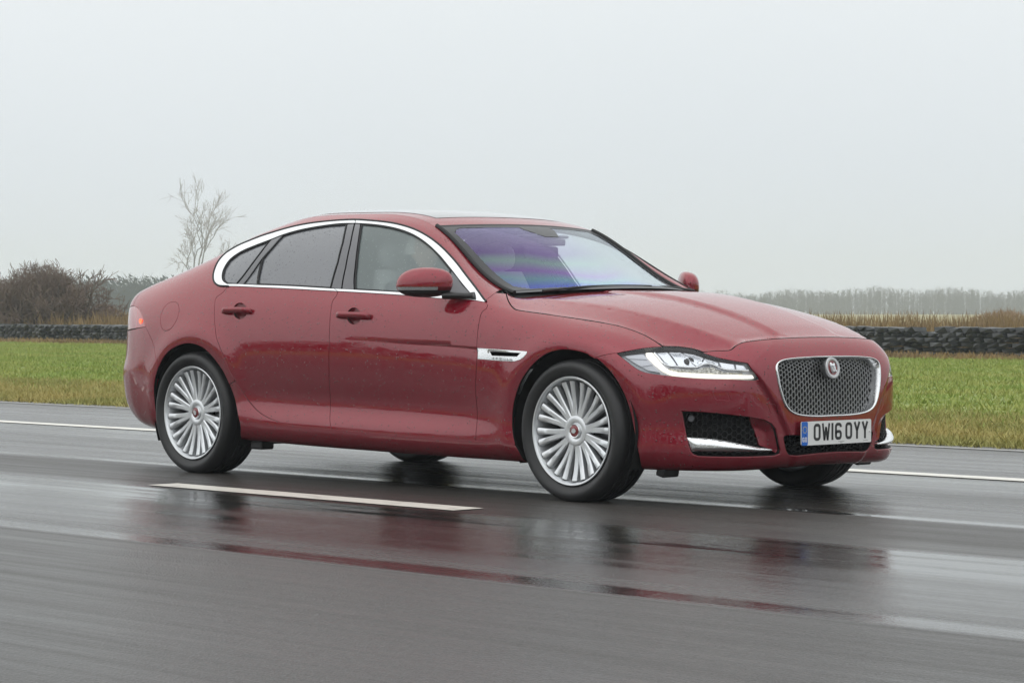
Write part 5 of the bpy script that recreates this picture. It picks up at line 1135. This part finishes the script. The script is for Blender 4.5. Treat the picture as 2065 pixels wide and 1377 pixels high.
cr2=nd(m,'ShaderNodeValToRGB'); sc_=nd(m,'ShaderNodeSeparateColor'); lk(m,agg.outputs['Color'],sc_.inputs[0]); lk(m,sc_.outputs[0],cr2.inputs[0]); cr2.color_ramp.elements[0].color=(.55,.55,.56,1); cr2.color_ramp.elements[1].color=(1.35,1.3,1.25,1)
lk(m,cr2.outputs[0],c2.inputs[7]); lk(m,c2.outputs[2],b.inputs['Base Color']); b.inputs['IOR'].default_value=1.36
road=gridmesh('road',-380,300,-10.8,4.62,69,18,0.0,M['road']); tag(road,kind='structure')
m=M['grass_ground']=mat('grass_ground',(.09,.13,.03),.9)
o1,_=noise_mix(m,.35,(.225,.305,.058),(.31,.325,.08),stretch=(.12,1,1)); o2,_=noise_mix(m,6,None,(.165,.225,.045),prev=o1); 
tc=nd(m,'ShaderNodeTexCoord'); sp=nd(m,'ShaderNodeSeparateXYZ'); lk(m,tc.outputs['Object'],sp.inputs[0]); nz=nd(m,'ShaderNodeTexNoise',Scale=.25,Detail=4.0); lk(m,tc.outputs['Object'],nz.inputs['Vector'])
ya=nd(m,'ShaderNodeMath',operation='MULTIPLY_ADD'); lk(m,nz.outputs[0],ya.inputs[0]); ya.inputs[1].default_value=4.0; lk(m,sp.outputs['Y'],ya.inputs[2])
cr_=nd(m,'ShaderNodeValToRGB'); mr=nd(m,'ShaderNodeMapRange'); mr.inputs['From Min'].default_value=4.5; mr.inputs['From Max'].default_value=44.5; lk(m,ya.outputs[0],mr.inputs['Value']); lk(m,mr.outputs[0],cr_.inputs[0])
E_=cr_.color_ramp.elements; E_[0].position=.05; E_[0].color=(.8,.8,.8,1); E_[1].position=.20; E_[1].color=(0,0,0,1)
for p_,c_ in ((.655,0),(.685,.9)): e=E_.new(p_); e.color=(c_,c_,c_,1)
x=nd(m,'ShaderNodeMix',data_type='RGBA'); lk(m,cr_.outputs[0],x.inputs[0]); lk(m,o2,x.inputs[6]); x.inputs[7].default_value=(.30,.24,.085,1); lk(m,x.outputs[2],bsdf(m).inputs['Base Color'])
g=gridmesh('ground',-1000,900,-900,900,60,60,-.02,M['grass_ground']); tag(g,kind='structure')
# painted lines
m=M['line']=mat('worn_white_paint',(.62,.60,.54),.35); n_=nd(m,'ShaderNodeTexNoise',Scale=18.0,Detail=8.0); tc=nd(m,'ShaderNodeTexCoord'); mp=nd(m,'ShaderNodeMapping'); mp.inputs['Scale'].default_value=(.3,1,1); lk(m,tc.outputs['Object'],mp.inputs[0]); lk(m,mp.outputs[0],n_.inputs['Vector'])
r=nd(m,'ShaderNodeMapRange'); r.inputs['From Min'].default_value=.30; r.inputs['From Max'].default_value=.46; lk(m,n_.outputs[0],r.inputs['Value'])
x=nd(m,'ShaderNodeMix',data_type='RGBA'); x.inputs[6].default_value=(.48,.46,.42,1); x.inputs[7].default_value=(.80,.77,.69,1); lk(m,r.outputs[0],x.inputs[0]); lk(m,x.outputs[2],bsdf(m).inputs['Base Color'])
def strip(name,x0,x1,y0,y1,z=.004,n=2,m=None): 
    o=gridmesh(name,x0,x1,y0,y1,n,2,z,m or M['line']); o['kind']='structure'; return o
strip('road_line',-380,300,1.86,2.04,n=60)
for k in range(-6,8): strip('lane_dash',-.80+k*9,1.52+k*9,-1.70,-1.51)
strip('edge_strip',-380,300,4.28,4.40,n=60,m=mat('old_edge_paint',(.30,.295,.28),.4))
# ------------------------------------------------------------------ grass, verge tussocks, dry grass by the wall
def blades(name,n,xr,yr,hr,w,m,seed,lean=.35,zb_=-.02,per=3,dens=None):
    r=np.random.default_rng(seed); x=r.uniform(*xr,n); y=yr[0]+(yr[1]-yr[0])*r.random(n)**(dens or 1); h=r.uniform(*hr,n)*(.6+.8*r.random(n)); V=np.zeros((n*per,3,3))
    for k in range(per):
        a=r.uniform(0,2*np.pi,n); ww=w*r.uniform(.6,1.4,n); dx=np.cos(a)*ww;dy=np.sin(a)*ww; lx=r.normal(0,lean,n)*h;ly=r.normal(0,lean,n)*h; ox=r.normal(0,.08,n);oy=r.normal(0,.08,n)
        V[k::per,0]=np.stack([x+ox-dx,y+oy-dy,np.full(n,zb_)],1);V[k::per,1]=np.stack([x+ox+dx,y+oy+dy,np.full(n,zb_)],1);V[k::per,2]=np.stack([x+ox+lx,y+oy+ly,zb_+h],1)
    V=V.reshape(-1,3); me=bpy.data.meshes.new(name); N=len(V)//3
    me.vertices.add(len(V)); me.vertices.foreach_set('co',V.ravel()); me.loops.add(len(V)); me.loops.foreach_set('vertex_index',np.arange(len(V),dtype=np.int32))
    me.polygons.add(N); me.polygons.foreach_set('loop_start',np.arange(0,len(V),3,dtype=np.int32)); me.update(calc_edges=True); me.validate()
    o=link(name,me,m); o['kind']='stuff'; return o
def leafmat(name,c0,c1,scale=.5):
    m=mat(name,c0,.8); o,_=noise_mix(m,scale,c0,c1); lk(m,o,bsdf(m).inputs['Base Color']); return m
GM=leafmat('green_grass',(.235,.315,.06),(.32,.34,.085),.6); YM=leafmat('yellowed_grass',(.40,.33,.11),(.28,.28,.08),.8); BM=leafmat('dead_grass',(.30,.205,.085),(.19,.125,.055),.5)
blades('grass',130000,(-62,4),(6.5,32),(.03,.06),.012,GM,1,.6)
blades('verge_grass',70000,(-30,6),(4.60,9),(.03,.075),.009,YM,2,.6,dens=1.2)
blades('wall_grass',9000,(-80,0),(30.2,32.4),(.05,.13),.03,BM,3,.3)
blades('tall_dead_grass',30000,(-90,10),(33.6,40),(.48,.74),.035,BM,5,.22)
# ------------------------------------------------------------------ dry stone wall
wall=tag(empty('dry_stone_wall',(-40,32.8,0)),'low dark dry-stone wall along the far edge of the grass field','wall')
r=np.random.default_rng(8); mb=MB()
stm=mat('dark_wet_stone',(.06,.065,.068),.45); o_,_=noise_mix(stm,1.2,(.010,.011,.012),(.042,.045,.047),lo=.3,hi=.7); o2,_=noise_mix(stm,.35,None,(.045,.046,.022),prev=o_,lo=.55,hi=.75); lk(stm,o2,bsdf(stm).inputs['Base Color'])
ico=bmesh.new(); bmesh.ops.create_icosphere(ico,subdivisions=1,radius=1); IV=np.array([v.co[:] for v in ico.verts]);IF=[tuple(v.index for v in f.verts) for f in ico.faces]; ico.free()
for course in range(6):
    x=-85.0
    while x<12:
        l=r.uniform(.16,.40)*(1.2 if course==5 else 1); hgt=(.105 if course<5 else .12)*r.uniform(.85,1.25); gapx=(np.sin(x*.21)+np.sin(x*.083+1))*.5
        if not (course==5 and gapx>.35) and not (course==5 and r.random()<.08):
            v=np.sign(IV)*np.abs(IV)**.38*np.array([l/2,.26*r.uniform(.8,1.15),hgt/2]); v+=r.normal(0,.008,v.shape); a=r.normal(0,.06); ca,sa=math.cos(a),math.sin(a)
            v=np.stack([v[:,0]*ca-v[:,2]*sa,v[:,1],v[:,0]*sa+v[:,2]*ca],1); mb.add(v+np.array([x+l/2+40,r.normal(0,.05),.03+course*.098]),IF)
        x+=l+.012
o=mb.build('wall_stones',stm,wall); o['kind']='stuff'
# ------------------------------------------------------------------ bushes and trees
bark=mat('wet_bark',(.085,.068,.056),.85); twig=mat('bare_twigs',(.165,.118,.092),.9); lichen=mat('lichen_twigs',(.12,.115,.085),.9)
def branchy(mbT,mbB,p,d,l,rad,depth,rs,spread,mind=0,shr=.74,kids=(2,4),up=.12,tw=.004):
    n=4; pts=[p]; dd=d.copy()
    for i in range(n):
        dd=dd+rs.normal(0,.13,3)+np.array([0,0,up*.25]); dd/=np.linalg.norm(dd); pts.append(pts[-1]+dd*l/n)
    rr=np.linspace(rad,rad*.62,n+1); (mbT if depth>mind else mbB).tube(pts,np.maximum(rr,tw),5 if rad>.03 else 3,cap=False)
    if depth<=0: return
    for k in range(rs.integers(*kids)):
        q=pts[rs.integers(2,n+1)]; a=rs.normal(0,spread,3); nd_=dd+a; nd_/=np.linalg.norm(nd_)
        branchy(mbT,mbB,q,nd_,l*shr*rs.uniform(.75,1.15),rad*.58,depth-1,rs,spread,mind,shr,kids,up,tw)
def bush(name,loc,w,h,label,seed,tm,stems=26,depth=4,tw=.010):
    rs=np.random.default_rng(seed); o=tag(empty(name,loc),label,'bush' if name!='bare_tree' else 'tree'); T=MB();B=MB()
    for s in range(stems):
        p=np.array([rs.normal(0,w*.26),rs.normal(0,w*.22),0]); d=np.array([p[0]/w*1.5+rs.normal(0,.35),rs.normal(0,.35),1.0]); d/=np.linalg.norm(d)
        branchy(T,B,p,d,h*.42*rs.uniform(.7,1.1),.035,depth,rs,.55,2,.70,(3,5),.05,tw)
    def clampz(mb): mb.v=[(x,y,max(-.02,z)) for x,y,z in mb.v]
    nf=int(2600*w*h); fv=[];ff=[]
    c=rs.normal(0,1,(nf,3)); c/=np.linalg.norm(c,axis=1)[:,None]; c*=(rs.random(nf)**.45)[:,None]*np.array([w*.52,w*.40,h*.50]); c[:,2]+=h*.47
    dd=rs.normal(0,1,(nf,3)); dd[:,2]=np.abs(dd[:,2])*.9; dd/=np.linalg.norm(dd,axis=1)[:,None]; ll=rs.uniform(.10,.34,nf)[:,None]; sd=np.cross(dd,rs.normal(0,1,(nf,3))); sd/=np.linalg.norm(sd,axis=1)[:,None]+1e-9
    tv=np.stack([c-sd*.007,c+sd*.007,c+dd*ll],1).reshape(-1,3); B.add(tv,[(3*i,3*i+1,3*i+2) for i in range(nf)])
    clampz(T);clampz(B); T.build('stems',bark,o)['kind']='stuff'; B.build('twigs',tm,o)['kind']='stuff'; return o
bush('hawthorn_bush',(-56.8,34.9,-.02),2.7,2.35,'large rounded brown leafless bush rising behind the wall at the left edge',11,twig,70,4,.008)
bush('hawthorn_bush',(-60.0,35.6,-.02),2.4,1.9,'lower brown leafless bush cut off by the left edge of the picture',12,twig,40,4,.008)
bush('bramble_bush',(-66.5,44.0,-.02),1.5,1.15,'small russet bush between the large bush and the red car',13,mat('russet_twigs',(.17,.09,.05),.9),14,3,.012)
bush('bramble_bush',(-36.0,55.6,-.02),2.0,.95,'small low brown bush behind the wall at the right edge',14,mat('tan_twigs',(.30,.20,.11),.9),10,3,.012)
rs=np.random.default_rng(21); t=tag(empty('bare_tree',(-365.2,273.3,-.02)),'tall bare winter tree with open branches behind the car boot','tree'); T=MB();B=MB()
T.tube([(0,0,0),(.1,0,1.2),(.05,.1,2.4),(.15,.1,3.4)],[.19,.165,.145,.13],8)
for d,z0,l in (((-.16,.1,1),3.2,3.6),((.22,.15,1),3.3,3.8),((.65,.45,.75),2.4,3.0),((-.45,-.3,.9),2.2,2.6),((.5,.35,.9),1.6,2.6),((-.05,-.3,1),2.8,3.3)):
    d=np.array(d,float); d/=np.linalg.norm(d); branchy(T,B,np.array([.1,.05,z0]),d,l,.085,4,rs,.36,2,.70,(3,5),.18,.013)
t.scale=(1.95,1.95,1.95); T.build('trunk',bark,t); B.build('crown',twig,t)
# far woods: many thin bare stems, one mass in the mist
def wood(name,a,b,n,h,m,seed,conif=0.0,depth=26):
    rs=np.random.default_rng(seed); mb=MB(); a=np.array(a,float);b=np.array(b,float); nrm=np.array([-(b-a)[1],(b-a)[0]]);nrm/=np.hypot(*nrm)
    V=[];F=[]
    def tri(p,q,s): k=len(V); V.extend([p,q,s]); F.append((k,k+1,k+2))
    for i in range(n):
        p=a+(b-a)*rs.random()+nrm*rs.uniform(0,depth); d=(b-a)/np.hypot(*(b-a)); q_=(p-a)@d; hh=h*rs.uniform(.55,1.0)*(.93+.05*math.sin(q_*.11+seed)+.05*math.sin(q_*.043+2*seed)+.06*math.sin(q_*.31))
        edge=min(1,6*min(np.hypot(*(p-a)),np.hypot(*(p-b)))/np.hypot(*(b-a))); hh*=.45+.55*edge
        if rs.random()<conif:
            for q in range(26):
                z=hh*(.08+.9*rs.random()); wdt=(1-z/hh)*1.3+.12; o=rs.uniform(-1,1)*wdt; P=np.array([*(p+d*o+nrm*rs.uniform(-1,1)*wdt),z]); s=rs.uniform(.25,.6)
                tri(P,P+np.array([*(d*s),rs.uniform(-.5,.1)]),P+np.array([*(-d*s*.3),rs.uniform(.4,.9)*s]))
        else:
            w=.06; tri(np.array([*(p-d*w),0]),np.array([*(p+d*w),0]),np.array([*(p+d*rs.normal(0,.3)),hh]))
            for q in range(30):
                z=hh*(.04+.94*rs.random()**.9); P=np.array([*(p+nrm*rs.normal(0,.5)),z]); l=rs.uniform(.4,1.5); e=np.array([*(d*rs.normal(0,.75)*l+nrm*rs.normal(0,.3)),l*rs.uniform(.3,1)]); sd=np.array([*(d*.045),0])
                tri(P-sd,P+sd,P+e)
    o=mesh(name,V,F,m); o['kind']='stuff'; return o
WM_=mat('far_bare_wood',(.05,.048,.045),.9); CM_=mat('far_conifers',(.030,.048,.045),.9)
def bpw(px,dist): 
    dx=(px-1032.5)/5214.3; f=np.array([-.7195,.6943]); rt=np.array([.6943,.7195]); d=f+rt*dx; d/=np.hypot(*d); return np.array([10.08,-9.59])+d*dist
wood('conifer_wood',bpw(60,345),bpw(560,335),900,5.9,CM_,31,.68,30)
wood('conifer_wood',bpw(-400,560),bpw(180,560),500,6.8,CM_,32,.5)
wood('bare_wood',bpw(330,560),bpw(1420,620),1100,7.5,WM_,33,.1)
wood('bare_wood',bpw(1380,640),bpw(2500,640),2300,6.6,WM_,34,.04)
wood('hedgerow',(-420,-46),(150,-41),3000,6.4,CM_,41,.95,5)
wood('bare_wood',bpw(-2600,620),bpw(-380,570),1300,6.8,WM_,35,.1)
wood('bare_wood',bpw(2480,640),bpw(4200,600),1000,6.6,WM_,36,.1)
# ------------------------------------------------------------------ mist
hz=MB(); hz.box((-160,180,11),(1340,1360,24.0)); m=bpy.data.materials.new('mist'); m.use_nodes=True; T_=m.node_tree; T_.nodes.remove(T_.nodes['Principled BSDF'])
pv=T_.nodes.new('ShaderNodeVolumePrincipled'); pv.inputs['Color'].default_value=(.90,.96,1,1); pv.inputs['Density'].default_value=.0009; pv.inputs['Anisotropy'].default_value=.0
T_.links.new(pv.outputs[0],T_.nodes['Material Output'].inputs['Volume'])
hzo=hz.build('haze',m); hzo['kind']='stuff'
